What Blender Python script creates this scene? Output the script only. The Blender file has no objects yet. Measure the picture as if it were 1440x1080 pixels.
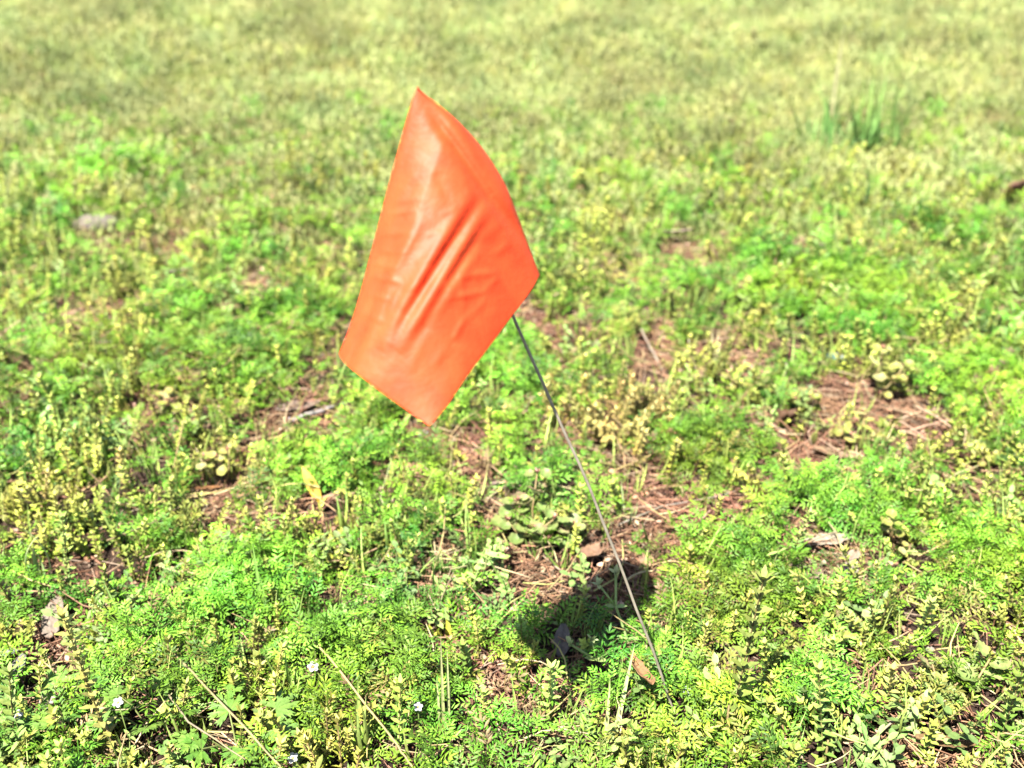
import bpy, math, random
import numpy as np
from mathutils import Vector, Matrix, Euler

random.seed(7)
RNG = np.random.default_rng(7)
scn = bpy.context.scene
COL = scn.collection

# ------------------------------------------------------------------ camera, sky, sun, exposure
F_PX = 1500.0                      # focal length in pixels of the 1440 x 1080 photograph
CAM_H = 0.60
PITCH = math.atan(830.0 / F_PX)    # looking down at the ground
SP, CP = math.sin(PITCH), math.cos(PITCH)
cam_d = bpy.data.cameras.new('camera')
cam = bpy.data.objects.new('camera', cam_d)
COL.objects.link(cam)
cam.location = (0, 0, CAM_H)
cam.rotation_euler = (math.pi / 2 - PITCH, 0, 0)
cam_d.sensor_width = 36.0
cam_d.lens = F_PX / 1440.0 * 36.0
cam_d.clip_start = 0.02
cam_d.clip_end = 400.0
cam_d.dof.use_dof = True
cam_d.dof.focus_distance = 0.745
cam_d.dof.aperture_fstop = cam_d.lens / 6.8
scn.camera = cam

SUN_DIR = Vector((0.305, 0.42, -1.0)).normalized()      # the way the light travels
world = bpy.data.worlds.new('World')
scn.world = world
world.use_nodes = True
wn = world.node_tree
sky = wn.nodes.new('ShaderNodeTexSky')
sky.sky_type = 'NISHITA'
sky.sun_disc = False
sky.sun_elevation = math.asin(-SUN_DIR.z)
sky.sun_rotation = math.atan2(-SUN_DIR.x, -SUN_DIR.y)
wn.links.new(sky.outputs[0], wn.nodes['Background'].inputs[0])
wn.nodes['Background'].inputs[1].default_value = 0.05
sun_d = bpy.data.lights.new('sun', 'SUN')
sun_d.energy = 5.0
sun_d.angle = math.radians(0.53)
sun_d.color = (1.0, 0.96, 0.88)
sun = bpy.data.objects.new('sun', sun_d)
COL.objects.link(sun)
sun.location = (-2, -3, 6)
sun.rotation_euler = SUN_DIR.to_track_quat('-Z', 'Y').to_euler()
scn.view_settings.view_transform = 'Standard'
scn.view_settings.look = 'None'
scn.view_settings.gamma = 1.0
scn.view_settings.use_curve_mapping = False
scn.view_settings.exposure = 2.58
scn.render.engine = 'CYCLES'
scn.cycles.max_bounces = 5
scn.cycles.diffuse_bounces = 1
scn.cycles.transmission_bounces = 4
scn.cycles.transparent_max_bounces = 4

# ------------------------------------------------------------------ measuring helpers
def cam_pt(px, py, z):
    """world point seen at photo pixel (px,py) at depth z along the view axis"""
    x = (px - 720.0) / F_PX * z
    yd = (py - 540.0) / F_PX * z
    return Vector((x, yd * -SP + z * CP, CAM_H - yd * CP - z * SP))

def flat_pt(px, py, z0=0.0):
    d = (py - 540.0) / F_PX
    z = (CAM_H - z0) / (SP + d * CP)
    return cam_pt(px, py, z)

_tab = RNG.random((256, 256))
def vnoise(x, y, s, seed=0):
    x = np.asarray(x, float) / s + 17.3 * seed + 1000
    y = np.asarray(y, float) / s + 31.7 * seed + 1000
    xi = np.floor(x).astype(int); yi = np.floor(y).astype(int)
    fx = x - xi; fy = y - yi
    fx = fx * fx * (3 - 2 * fx); fy = fy * fy * (3 - 2 * fy)
    a = _tab[xi % 256, yi % 256]; b = _tab[(xi + 1) % 256, yi % 256]
    c = _tab[xi % 256, (yi + 1) % 256]; d = _tab[(xi + 1) % 256, (yi + 1) % 256]
    return (a * (1 - fx) + b * fx) * (1 - fy) + (c * (1 - fx) + d * fx) * fy

# patches of the place, measured on the photograph: centre, half width, half height in its pixels
BARE = [(960,722,140,42),(1255,592,110,38),(1170,655,70,45),(1150,775,75,36),(865,800,70,40),(872,815,60,24),(830,885,62,38),  # last ellipse: dark soil bared to deepen the flag's shadow
        (790,960,75,42),(690,960,55,60),(690,700,45,60),(335,705,75,30),(70,870,50,55),(215,600,70,32),
        (440,590,75,42),(770,460,85,55),(930,480,55,40),(1035,485,60,40),(655,625,45,40),(1235,985,60,30),
        (1300,1062,90,24),(580,595,45,32),(640,890,35,45),(140,438,85,26),(960,360,60,26),(1010,910,40,14),
        (900,660,70,26),(1330,700,40,20),(120,790,50,30),(1130,350,50,14),(230,330,60,16),(350,400,40,18),
        (1105,900,35,22),(40,455,40,16),(600,780,40,35),(880,600,30,14),(500,470,40,30),(730,760,50,30)]
FERN = [(1190,716,80,38),(340,835,95,60),(1010,790,95,52),(1010,850,100,60),(1180,430,140,58),(1390,560,85,60),
        (1390,800,85,60),(1090,810,55,36),(960,640,85,36),(685,640,60,30),(565,610,60,55),(450,665,60,45),
        (330,530,110,55),(60,560,110,55),(500,930,110,50),(180,930,60,45),(960,1000,90,60),(1330,840,80,55),
        (560,850,70,40),(240,1010,150,60),(700,500,55,50),(760,565,60,40),(270,450,120,36),(170,255,60,20),
        (1010,255,36,20),(1060,400,60,40),(1330,330,60,22),(620,670,50,30),(900,930,70,45),(1050,640,50,40),
        (560,1010,110,50),(1130,1000,60,40),(1400,1000,50,60),(760,680,50,22),(440,440,60,26),(860,860,40,20)]
YELL = [(60,690,130,80),(130,770,100,50),(420,790,120,42),(865,600,95,46),(1345,690,90,50),(1385,905,60,60),
        (1240,850,80,50),(300,650,60,45),(1040,530,60,40),(1100,625,50,55),(1230,520,60,40),(1330,480,90,50),
        (150,880,40,60),(1100,230,140,90),(1250,270,140,60),(960,900,60,30),(100,600,60,30)]
def _world_ellipses(lst, low=0):
    out = []
    for px, py, rx, ry in lst:
        py += low; ry += low * .5
        c = flat_pt(px, py)
        r = flat_pt(px + rx, py)
        a = flat_pt(px, py - ry); b = flat_pt(px, py + ry)
        out.append((c.x, (a.y + b.y) / 2, r.x - c.x, (a.y - b.y) / 2))
    return out
# room round the single plants, leaves and scraps that show
CLEAR = [(752,790,75,45),(1243,590,40,25),(1205,650,60,25),(1040,585,50,20),(1128,600,35,16),(1258,812,26,28),(1372,680,30,18),(236,604,32,20),
         (305,712,55,22),(1190,925,36,18),(1345,1000,50,22),(82,925,30,40),(898,1025,30,32),(714,702,40,16),(1165,795,66,26),(832,815,40,20),
         (352,724,45,14),(425,604,60,24),(544,645,26,14),(560,604,30,14),(1080,785,28,18),(1106,622,32,16),(1175,680,60,24),(905,500,36,30),
         (1180,540,44,18),(445,718,44,34),(1243,600,46,26),(1320,1078,90,20),(32,990,34,24),(335,1085,60,30),(215,1055,45,25),(138,335,50,14),
         (1285,608,95,34),(1225,560,70,26),(628,925,30,26),(670,985,30,40),(772,1035,30,40),(600,620,30,14),(690,1015,40,14),(950,362,40,12),(945,768,30,10),(960,745,125,38),(865,612,84,42)]
WC = _world_ellipses(CLEAR, 14)
WB, WF, WY = _world_ellipses(BARE, 12), _world_ellipses(FERN), _world_ellipses(YELL)
def field(x, y, ells, soft=0.55):
    x = np.asarray(x, float); y = np.asarray(y, float)
    wx = x + 0.05 * (vnoise(x, y, 0.07, 3) - .5); wy = y + 0.05 * (vnoise(x, y, 0.07, 4) - .5)
    m = np.zeros_like(wx)
    for cx, cy, rx, ry in ells:
        d = np.sqrt(((wx - cx) / rx) ** 2 + ((wy - cy) / ry) ** 2)
        m = np.maximum(m, np.clip((1.15 - d) / soft, 0, 1))
    return m
def height(x, y):
    x = np.asarray(x, float); y = np.asarray(y, float)
    h = 0.022 * (vnoise(x, y, 0.33, 1) - .5) + 0.010 * (vnoise(x, y, 0.11, 2) - .5) + 0.004 * (vnoise(x, y, 0.035, 5) - .5)
    near = np.clip(1.4 - np.abs(x) * .5, 0, 1) * np.clip((3.0 - y) / 1.0, 0, 1)
    h = h + near * (0.009 * field(x, y, WF, .8) - 0.006 * field(x, y, WB, .6))
    return h
def hz(x, y): return float(height(np.array([x]), np.array([y]))[0])
def G(px, py, lift=0.0):
    """point of the ground seen at a photo pixel"""
    z0 = 0.0
    for _ in range(8):
        p = flat_pt(px, py, z0)
        z0 = .5 * z0 + .5 * hz(p.x, p.y)
    return Vector((p.x, p.y, hz(p.x, p.y) + lift))

# ------------------------------------------------------------------ materials
def mat_new(name):
    m = bpy.data.materials.new(name); m.use_nodes = True
    return m, m.node_tree, m.node_tree.nodes['Principled BSDF'], m.node_tree.nodes['Material Output']
def mat_plant(name, transl=.3, rough=.5, spread=.35, hue=.03, spec=.35, patch=.0):
    m, nt, bs, out = mat_new(name)
    N, L = nt.nodes.new, nt.links.new
    at = N('ShaderNodeAttribute'); at.attribute_name = 'Col'
    oi = N('ShaderNodeObjectInfo')
    geo = N('ShaderNodeNewGeometry')
    nz = N('ShaderNodeTexNoise'); nz.inputs['Scale'].default_value = 9.0; nz.inputs['Detail'].default_value = 2
    L(geo.outputs['Position'], nz.inputs['Vector'])
    fine = N('ShaderNodeTexNoise'); fine.inputs['Scale'].default_value = 420.0
    L(geo.outputs['Position'], fine.inputs['Vector'])
    hs = N('ShaderNodeHueSaturation')
    mh = N('ShaderNodeMapRange'); mh.inputs[3].default_value = .5 - hue; mh.inputs[4].default_value = .5 + hue
    mh.inputs[1].default_value = .3; mh.inputs[2].default_value = .7
    L(nz.outputs[0], mh.inputs[0]); L(mh.outputs[0], hs.inputs['Hue'])
    mv = N('ShaderNodeMapRange'); mv.inputs[3].default_value = 1 - spread; mv.inputs[4].default_value = 1 + spread
    L(oi.outputs['Random'], mv.inputs[0])
    mf = N('ShaderNodeMapRange'); mf.inputs[1].default_value = .3; mf.inputs[2].default_value = .7
    mf.inputs[3].default_value = .8; mf.inputs[4].default_value = 1.2
    L(fine.outputs[0], mf.inputs[0])
    mu = N('ShaderNodeMath'); mu.operation = 'MULTIPLY'
    L(mv.outputs[0], mu.inputs[0]); L(mf.outputs[0], mu.inputs[1])
    big = N('ShaderNodeTexNoise'); big.inputs['Scale'].default_value = 4.0; big.inputs['Detail'].default_value = 3; L(geo.outputs['Position'], big.inputs['Vector'])
    mb = N('ShaderNodeMapRange'); mb.inputs[1].default_value = .35; mb.inputs[2].default_value = .65; mb.inputs[3].default_value = 1 - patch; mb.inputs[4].default_value = 1 + patch
    L(big.outputs[0], mb.inputs[0])
    m2 = N('ShaderNodeMath'); m2.operation = 'MULTIPLY'; L(mu.outputs[0], m2.inputs[0]); L(mb.outputs[0], m2.inputs[1]); L(m2.outputs[0], hs.inputs['Value'])
    L(at.outputs['Color'], hs.inputs['Color'])
    L(hs.outputs[0], bs.inputs['Base Color'])
    bs.inputs['Roughness'].default_value = rough
    bs.inputs['Specular IOR Level'].default_value = spec
    if transl > 0:
        tr = N('ShaderNodeBsdfTranslucent'); mx = N('ShaderNodeMixShader'); mx.inputs[0].default_value = transl
        L(hs.outputs[0], tr.inputs['Color'])
        L(bs.outputs[0], mx.inputs[1]); L(tr.outputs[0], mx.inputs[2]); L(mx.outputs[0], out.inputs['Surface'])
    return m
M_LEAF = mat_plant('living_leaf', .13, .55, .45, .03, .22)
M_LAWN = mat_plant('lawn_leaf', .25, .6, .14, .035, .15, .32)
M_DRY = mat_plant('dry_litter', .08, .75, .35, .015, .2)
M_PALE = mat_plant('pale_leaf', .35, .5, .15, .012, .25)

def mat_soil():
    m, nt, bs, out = mat_new('soil')
    N, L = nt.nodes.new, nt.links.new
    geo = N('ShaderNodeNewGeometry')
    n1 = N('ShaderNodeTexNoise'); n1.inputs['Scale'].default_value = 14; n1.inputs['Detail'].default_value = 8
    n2 = N('ShaderNodeTexNoise'); n2.inputs['Scale'].default_value = 110; n2.inputs['Detail'].default_value = 9; n2.inputs['Roughness'].default_value = .65
    L(geo.outputs['Position'], n1.inputs['Vector']); L(geo.outputs['Position'], n2.inputs['Vector'])
    r = N('ShaderNodeValToRGB')
    r.color_ramp.elements[0].position = .3; r.color_ramp.elements[0].color = (.012, .008, .006, 1)
    r.color_ramp.elements[1].position = .75; r.color_ramp.elements[1].color = (.085, .052, .035, 1)
    e = r.color_ramp.elements.new(.5); e.color = (.032, .019, .013, 1)
    mx = N('ShaderNodeMix'); mx.data_type = 'FLOAT'; mx.inputs[0].default_value = .6
    L(n1.outputs[0], mx.inputs[2]); L(n2.outputs[0], mx.inputs[3]); L(mx.outputs[0], r.inputs[0])
    # beyond the weeds the soil is hidden under low mossy thatch
    sep = N('ShaderNodeSeparateXYZ'); L(geo.outputs['Position'], sep.inputs[0])
    n3 = N('ShaderNodeTexNoise'); n3.inputs['Scale'].default_value = 4.5; n3.inputs['Detail'].default_value = 5; L(geo.outputs['Position'], n3.inputs['Vector'])
    ad = N('ShaderNodeMath'); ad.operation = 'MULTIPLY_ADD'; ad.inputs[1].default_value = 1.6; L(n3.outputs[0], ad.inputs[0]); L(sep.outputs[1], ad.inputs[2])
    mr = N('ShaderNodeMapRange'); mr.inputs[1].default_value = 2.1; mr.inputs[2].default_value = 2.9; L(ad.outputs[0], mr.inputs[0])
    r2 = N('ShaderNodeValToRGB'); L(n2.outputs[0], r2.inputs[0])
    r2.color_ramp.elements[0].position = .35; r2.color_ramp.elements[0].color = (.11, .13, .035, 1)
    r2.color_ramp.elements[1].position = .7; r2.color_ramp.elements[1].color = (.19, .21, .07, 1)
    mc = N('ShaderNodeMix'); mc.data_type = 'RGBA'
    L(mr.outputs[0], mc.inputs[0]); L(r.outputs[0], mc.inputs[6]); L(r2.outputs[0], mc.inputs[7])
    L(mc.outputs[2], bs.inputs['Base Color'])
    bs.inputs['Roughness'].default_value = .95; bs.inputs['Specular IOR Level'].default_value = .15
    bp = N('ShaderNodeBump'); bp.inputs['Strength'].default_value = 1.0; bp.inputs['Distance'].default_value = .012
    L(n2.outputs[0], bp.inputs['Height']); L(bp.outputs[0], bs.inputs['Normal'])
    return m
M_SOIL = mat_soil()

def mat_flag():
    m, nt, bs, out = mat_new('orange_vinyl')
    N, L = nt.nodes.new, nt.links.new
    geo = N('ShaderNodeNewGeometry')
    nz = N('ShaderNodeTexNoise'); nz.inputs['Scale'].default_value = 60; nz.inputs['Detail'].default_value = 4
    L(geo.outputs['Position'], nz.inputs['Vector'])
    r = N('ShaderNodeValToRGB')
    r.color_ramp.elements[0].position = .32; r.color_ramp.elements[0].color = (.40, .031, .0045, 1)
    r.color_ramp.elements[1].position = .7; r.color_ramp.elements[1].color = (.50, .048, .0090, 1)
    L(nz.outputs[0], r.inputs[0]); L(r.outputs[0], bs.inputs['Base Color'])
    bs.inputs['Roughness'].default_value = .60; bs.inputs['Specular IOR Level'].default_value = .30
    bp = N('ShaderNodeBump'); bp.inputs['Strength'].default_value = .4; bp.inputs['Distance'].default_value = .0008
    n2 = N('ShaderNodeTexNoise'); n2.inputs['Scale'].default_value = 240; n2.inputs['Detail'].default_value = 3
    L(geo.outputs['Position'], n2.inputs['Vector']); L(n2.outputs[0], bp.inputs['Height']); L(bp.outputs[0], bs.inputs['Normal'])
    tr = N('ShaderNodeBsdfTranslucent'); tr.inputs['Color'].default_value = (.5, .05, .009, 1)
    mx = N('ShaderNodeMixShader'); mx.inputs[0].default_value = .09
    L(bs.outputs[0], mx.inputs[1]); L(tr.outputs[0], mx.inputs[2]); L(mx.outputs[0], out.inputs['Surface'])
    return m
M_FLAG = mat_flag()
def mat_wire():
    m, nt, bs, out = mat_new('weathered_wire')
    N, L = nt.nodes.new, nt.links.new
    geo = N('ShaderNodeNewGeometry')
    nz = N('ShaderNodeTexNoise'); nz.inputs['Scale'].default_value = 90; nz.inputs['Detail'].default_value = 5
    L(geo.outputs['Position'], nz.inputs['Vector'])
    r = N('ShaderNodeValToRGB')
    r.color_ramp.elements[0].position = .35; r.color_ramp.elements[0].color = (.15, .125, .095, 1)
    r.color_ramp.elements[1].position = .7; r.color_ramp.elements[1].color = (.26, .22, .175, 1)
    L(nz.outputs[0], r.inputs[0]); L(r.outputs[0], bs.inputs['Base Color'])
    bs.inputs['Metallic'].default_value = .15; bs.inputs['Roughness'].default_value = .55
    return m
M_WIRE = mat_wire()

# ------------------------------------------------------------------ mesh collecting
class MB:
    def __init__(s): s.v, s.f, s.c = [], [], []
    def vert(s, p, c): s.v.append((p[0], p[1], p[2])); s.c.append((c[0], c[1], c[2], 1)); return len(s.v) - 1
    def tube(s, pts, radii, col, sides=5, cap=True):
        pts = [Vector(p) for p in pts]; n = len(pts)
        if not hasattr(radii, '__len__'): radii = [radii] * n
        cols = col if isinstance(col, list) else [col] * n
        ref = Vector((0.3, 0.9, 0.2)); rings = []
        for i, p in enumerate(pts):
            t = (pts[min(i + 1, n - 1)] - pts[max(i - 1, 0)]).normalized()
            u = t.cross(ref)
            if u.length < .05: u = t.cross(Vector((1, 0, 0)))
            u.normalize(); w = t.cross(u)
            rings.append([s.vert(p + (u * math.cos(a) + w * math.sin(a)) * radii[i], cols[i])
                          for a in [2 * math.pi * k / sides for k in range(sides)]])
        for a, b in zip(rings, rings[1:]):
            for k in range(sides):
                s.f.append((a[k], a[(k + 1) % sides], b[(k + 1) % sides], b[k]))
        if cap: s.f.append(tuple(rings[-1])); s.f.append(tuple(reversed(rings[0])))
    def diamond(s, p, d, side, L, W, col, droop=.15):
        """one small leaflet: two triangles with a fold"""
        n = side.cross(d).normalized()
        a = s.vert(p, col); b = s.vert(p + d * L * .55 + side * W * .5 - n * L * .02, col)
        c = s.vert(p + d * L - n * L * droop, col); e = s.vert(p + d * L * .55 - side * W * .5 - n * L * .02, col)
        m = s.vert(p + d * L * .5 + n * W * .18, col)
        s.f += [(a, b, m), (b, c, m), (c, e, m), (e, a, m)]
    def blade(s, p, d, up, L, W, col, tip=None, n=5, bend=.5, fold=.25, prof=None, twist=0.0, wob=0.0):
        """a leaf as a strip with a folded midrib, bending away from `up`"""
        d = Vector(d).normalized(); up = Vector(up)
        side = d.cross(up)
        if side.length < 1e-4: side = d.cross(Vector((1, 0, .1)))
        side.normalize(); pos = Vector(p); cur = d.copy(); rows = []
        for i in range(n + 1):
            t = i / n
            w = W * (prof(t) if prof else (1 - t ** 2.2) * min(1, .55 + t * 3))
            nn = side.cross(cur).normalized()
            c = col if tip is None else [col[k] * (1 - t) + tip[k] * t for k in range(3)]
            if w < W * .04: rows.append([s.vert(pos, c)])
            else: rows.append([s.vert(pos - side * w / 2, c), s.vert(pos - nn * w * fold, [x * 1.08 for x in c]), s.vert(pos + side * w / 2, c)])
            pos = pos + cur * (L / n)
            cur = (cur - nn * (bend / n) + side * (random.uniform(-wob, wob) / n)).normalized()
            side = (Matrix.Rotation(twist / n, 3, cur) @ side).normalized()
        for a, b in zip(rows, rows[1:]):
            if len(a) == 3 and len(b) == 3: s.f += [(a[0], a[1], b[1], b[0]), (a[1], a[2], b[2], b[1])]
            elif len(a) == 3: s.f += [(a[0], a[1], b[0]), (a[1], a[2], b[0])]
            elif len(b) == 3: s.f += [(a[0], b[1], b[0]), (a[0], b[2], b[1])]
        return pos, cur
    def fan(s, p, d, nrm, outline, col, rim=None, cup=.15, rug=.0):
        """flat leaf from an outline [(along, across)...], cupped; base at p"""
        d = Vector(d).normalized(); nrm = Vector(nrm); side = d.cross(nrm).normalized(); nrm = side.cross(d).normalized()
        Lx = max(o[0] for o in outline)
        c0 = s.vert(Vector(p) + d * Lx * .45 - nrm * Lx * cup * .5, [x * 1.1 for x in col])
        ring = []
        for a, w in outline:
            r2 = ((a - Lx * .45) ** 2 + w * w) / (Lx * .5) ** 2
            ring.append(s.vert(Vector(p) + d * a + side * w + nrm * (Lx * cup * (r2 - .6) * .5 + random.uniform(-rug, rug) * Lx), rim or col))
        inner = []
        for (a, w), k in zip(outline, ring):
            q = Vector(s.v[k]); c = Vector(s.v[c0]); r = c.lerp(q, .55) + nrm * random.uniform(-rug, rug) * Lx * .7
            inner.append(s.vert(r, [x * random.uniform(.94, 1.06) for x in col]))
        n = len(ring)
        for i in range(n):
            j = (i + 1) % n
            s.f += [(c0, inner[i], inner[j]), (inner[i], ring[i], ring[j], inner[j])]
    def mesh(s, name, smooth=True):
        me = bpy.data.meshes.new(name)
        me.from_pydata(s.v, [], s.f)
        ca = me.color_attributes.new('Col', 'FLOAT_COLOR', 'POINT')
        ca.data.foreach_set('color', np.array(s.c, dtype=np.float32).ravel())
        if smooth: me.polygons.foreach_set('use_smooth', np.ones(len(me.polygons), dtype=bool))
        me.update()
        return me
    def arrays(s):
        tri = []
        for f in s.f:
            for k in range(1, len(f) - 1): tri.append((f[0], f[k], f[k + 1]))
        return np.array(s.v), np.array(tri, dtype=np.int64), np.array(s.c)
def obj(name, me, mat, parent=None):
    if isinstance(me, MB): me = me.mesh(name)
    if mat is not None and len(me.materials) == 0: me.materials.append(mat)
    o = bpy.data.objects.new(name, me); COL.objects.link(o)
    if parent is not None: o.parent = parent
    return o
def tag(o, label=None, cat=None, group=None, kind=None):
    if label: o['label'] = label
    if cat: o['category'] = cat
    if group: o['group'] = group
    if kind: o['kind'] = kind
    return o
def empty(name, loc, rz=0.0):
    e = bpy.data.objects.new(name, None); COL.objects.link(e)
    e.location = loc; e.rotation_euler = (0, 0, rz); e.empty_display_size = .02
    return e
def copy_tree(o, loc, rz, scale=1.0):
    def rec(a, par):
        c = a.copy(); COL.objects.link(c); c.parent = par
        for ch in a.children: rec(ch, c)
        return c
    r = rec(o, None); r.location = loc; r.rotation_euler = (r.rotation_euler[0], r.rotation_euler[1], rz); r.scale = (scale,) * 3
    return r
def merged(name, mat, items):
    """one mesh from many transformed copies: items = [(arrays, 4x4, tint)]"""
    V, T, C, n = [], [], [], 0
    for (v, t, c), m, k in items:
        m = np.array(m)
        V.append(v @ m[:3, :3].T + m[:3, 3]); T.append(t + n); C.append(np.clip(c * np.array([k[0], k[1], k[2], 1]), 0, 1)); n += len(v)
    V = np.concatenate(V).astype(np.float32); T = np.concatenate(T).astype(np.int32); C = np.concatenate(C).astype(np.float32)
    me = bpy.data.meshes.new(name)
    me.vertices.add(len(V)); me.vertices.foreach_set('co', V.ravel())
    me.loops.add(T.size); me.loops.foreach_set('vertex_index', T.ravel())
    me.polygons.add(len(T)); me.polygons.foreach_set('loop_start', np.arange(0, T.size, 3, dtype=np.int32))
    me.polygons.foreach_set('use_smooth', np.ones(len(T), dtype=bool))
    me.update(calc_edges=True)
    ca = me.color_attributes.new('Col', 'FLOAT_COLOR', 'POINT'); ca.data.foreach_set('color', C.ravel())
    me.materials.append(mat)
    return me

R = random.uniform
def jit(c, a=.15):
    k = R(1 - a, 1 + a); return (c[0] * k * R(.93, 1.07), c[1] * k, c[2] * k * R(.9, 1.1))
def dirv(az, el): return Vector((math.cos(az) * math.cos(el), math.sin(az) * math.cos(el), math.sin(el)))
UP = Vector((0, 0, 1))

# colours of the living and the dead
FERNC = (.094, .185, .014); FERND = (.048, .115, .010)
YELC = (.15, .195, .024); YELT = (.225, .245, .050)
GRASSC = (.095, .160, .022); GRASSY = (.215, .245, .062); STRAW = (.40, .30, .15)
NEEDLE = (.175, .095, .056); NEEDLE2 = (.22, .155, .10); DEADB = (.09, .045, .025)

# ------------------------------------------------------------------ plant prototypes
def p_fern(seed, col, col2, h=.024, nl=8):
    random.seed(seed); b = MB()
    top = Vector((R(-.004, .004), R(-.004, .004), h * R(.8, 1.2)))
    b.tube([(0, 0, -.006), top], [.0006, .0004], col2, 3, False)
    for i in range(nl):
        az = i * 2.4 + R(-.4, .4); el = R(.05, 1.15); c = jit(col, .3)
        p = top * R(.45, 1.0); d = dirv(az, el); L = R(.010, .017)
        side = d.cross(UP).normalized(); n = side.cross(d)
        cur = d
        q = p
        for k in range(4):
            q = q + cur * (L / 4.2)
            cur = (cur - n * .12).normalized()
            for sgn in (-1, 1):
                dd = (cur * .75 + side * sgn * .75 + n * .15).normalized()
                b.diamond(q, dd, dd.cross(n).normalized(), L * R(.28, .46), L * .105, jit(c, .08))
        b.diamond(q, cur, side, L * .42, L * .11, jit(c, .08))
    return b
def p_speed(seed, col, tip, h=.04, r=.0058):
    """upright leafy stem with small paired leaves crowding to the top"""
    random.seed(seed); b = MB()
    lean = Vector((R(-.25, .25), R(-.25, .25), 1)).normalized(); n = max(5, int(h / (r * .5)))
    b.tube([(0, 0, -.004), lean * h], [.0007, .0005], (.16, .13, .05), 4, False)
    az0 = R(0, 6)
    for i in range(n):
        t = (i + .6) / n; p = lean * h * t; az0 += 1.57 + R(-.2, .2)
        c = [col[k] * (1 - t) + tip[k] * t for k in range(3)]
        for s in (0, math.pi):
            d = dirv(az0 + s, R(.2, .8) + t * .4)
            b.blade(p, d, UP, r * R(.8, 1.35) * (1.15 - .35 * t), r * R(.42, .65), jit(c, .15), n=2, bend=.6, fold=.15,
                    prof=lambda t: [.45, 1.0, .25][min(2, int(round(t * 2)))])
    for k in range(4):
        b.blade(lean * h, dirv(k * 1.57 + az0, .95), UP, r * .9, r * .4, jit(tip, .12), n=2, bend=.2, fold=.1,
                prof=lambda t: [.5, 1, .2][min(2, int(round(t * 2)))])
    return b
def p_grass(seed, col, tip, nb=6, L=.05, W=.0024, spread=.7, head=None, va=.2):
    random.seed(seed); b = MB()
    for i in range(nb):
        az = R(0, 6.28); el = 1.5 - R(.1, spread); c = jit(col, va)
        b.blade((R(-.004, .004), R(-.004, .004), -.003), dirv(az, el), -dirv(az, 0) + UP * .2, L * R(.5, 1.15), W * R(.7, 1.2), c, jit(tip, .15), n=5, bend=-R(.2, 1.3), fold=.18, twist=R(-.6, .6))
    if head:
        for i in range(2):
            az = R(0, 6.28); d = dirv(az, R(1.1, 1.45)); l = L * R(.9, 1.3)
            b.tube([(0, 0, 0), d * l], .0004, jit(tip), 3, False)
            for k in range(10):
                q = d * l * R(.62, 1.03); dd = (d + dirv(R(0, 6.28), R(-.2, .6)) * .9).normalized()
                b.diamond(q, dd, dd.cross(UP).normalized(), R(.004, .008), .0022, jit(head, .15))
    return b
def p_needles(seed, n=9, L=.05, spread=.03):
    random.seed(seed); b = MB()
    for i in range(n):
        az = R(0, 6.28) if R(0, 1) < .5 else R(-.6, .6); p = Vector((R(-spread, spread), R(-spread, spread), R(0, .006)))
        d = dirv(az, R(-.12, .16)); l = L * R(.45, 1.1); k = dirv(az + 1.57, 0) * R(-.12, .12) * l
        c = jit(random.choice([NEEDLE, NEEDLE, NEEDLE2, DEADB]), .25)
        b.tube([p - d * l / 2, p + k, p + d * l / 2], [.0006, .0007, .0004], c, 3, False)
    return b
def p_crumb(seed):
    random.seed(seed); b = MB()
    for i in range(5):
        p = Vector((R(-.015, .015), R(-.015, .015), R(0, .004))); az = R(0, 6.28)
        out = []; L = R(.003, .009); n = 7
        for k in range(n):
            a = 2 * math.pi * k / n; r = L * R(.3, .55); out.append((L * .5 + r * math.cos(a), r * math.sin(a) * .7))
        b.fan(p, dirv(az, R(-.3, .5)), dirv(R(0, 6.28), 1.1), out, jit(random.choice([DEADB, NEEDLE, NEEDLE2, (.19, .105, .06)]), .25), cup=R(-.4, .4), rug=.06)
    return b

# ------------------------------------------------------------------ the ground
def graded(lo, hi, a, b, fine, grow=1.16):
    mid = list(np.arange(a, b + fine * .5, fine)); st = fine; x = mid[-1]; up = []
    while x < hi: st *= grow; x += st; up.append(x)
    st = fine; x = mid[0]; dn = []
    while x > lo: st *= grow; x -= st; dn.append(x)
    return np.array(dn[::-1] + mid + up)
gx = graded(-150, 150, -1.2, 1.2, .0085); gy = graded(-150, 220, .3, 2.2, .0085)
XX, YY = np.meshgrid(gx, gy)
ZZ = height(XX, YY)
nx, ny = len(gx), len(gy)
gv = np.stack([XX.ravel(), YY.ravel(), ZZ.ravel()], 1).astype(np.float32)
ii = np.arange(nx * ny).reshape(ny, nx)
gq = np.stack([ii[:-1, :-1].ravel(), ii[:-1, 1:].ravel(), ii[1:, 1:].ravel(), ii[1:, :-1].ravel()], 1).astype(np.int32)
gm = bpy.data.meshes.new('ground')
gm.vertices.add(len(gv)); gm.vertices.foreach_set('co', gv.ravel())
gm.loops.add(gq.size); gm.loops.foreach_set('vertex_index', gq.ravel())
gm.polygons.add(len(gq)); gm.polygons.foreach_set('loop_start', np.arange(0, gq.size, 4, dtype=np.int32))
gm.polygons.foreach_set('use_smooth', np.ones(len(gq), dtype=bool))
gm.update(calc_edges=True)
ground = tag(obj('ground', gm, M_SOIL), 'brown bare soil under the low weeds and grass', None, None, 'structure')

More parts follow.
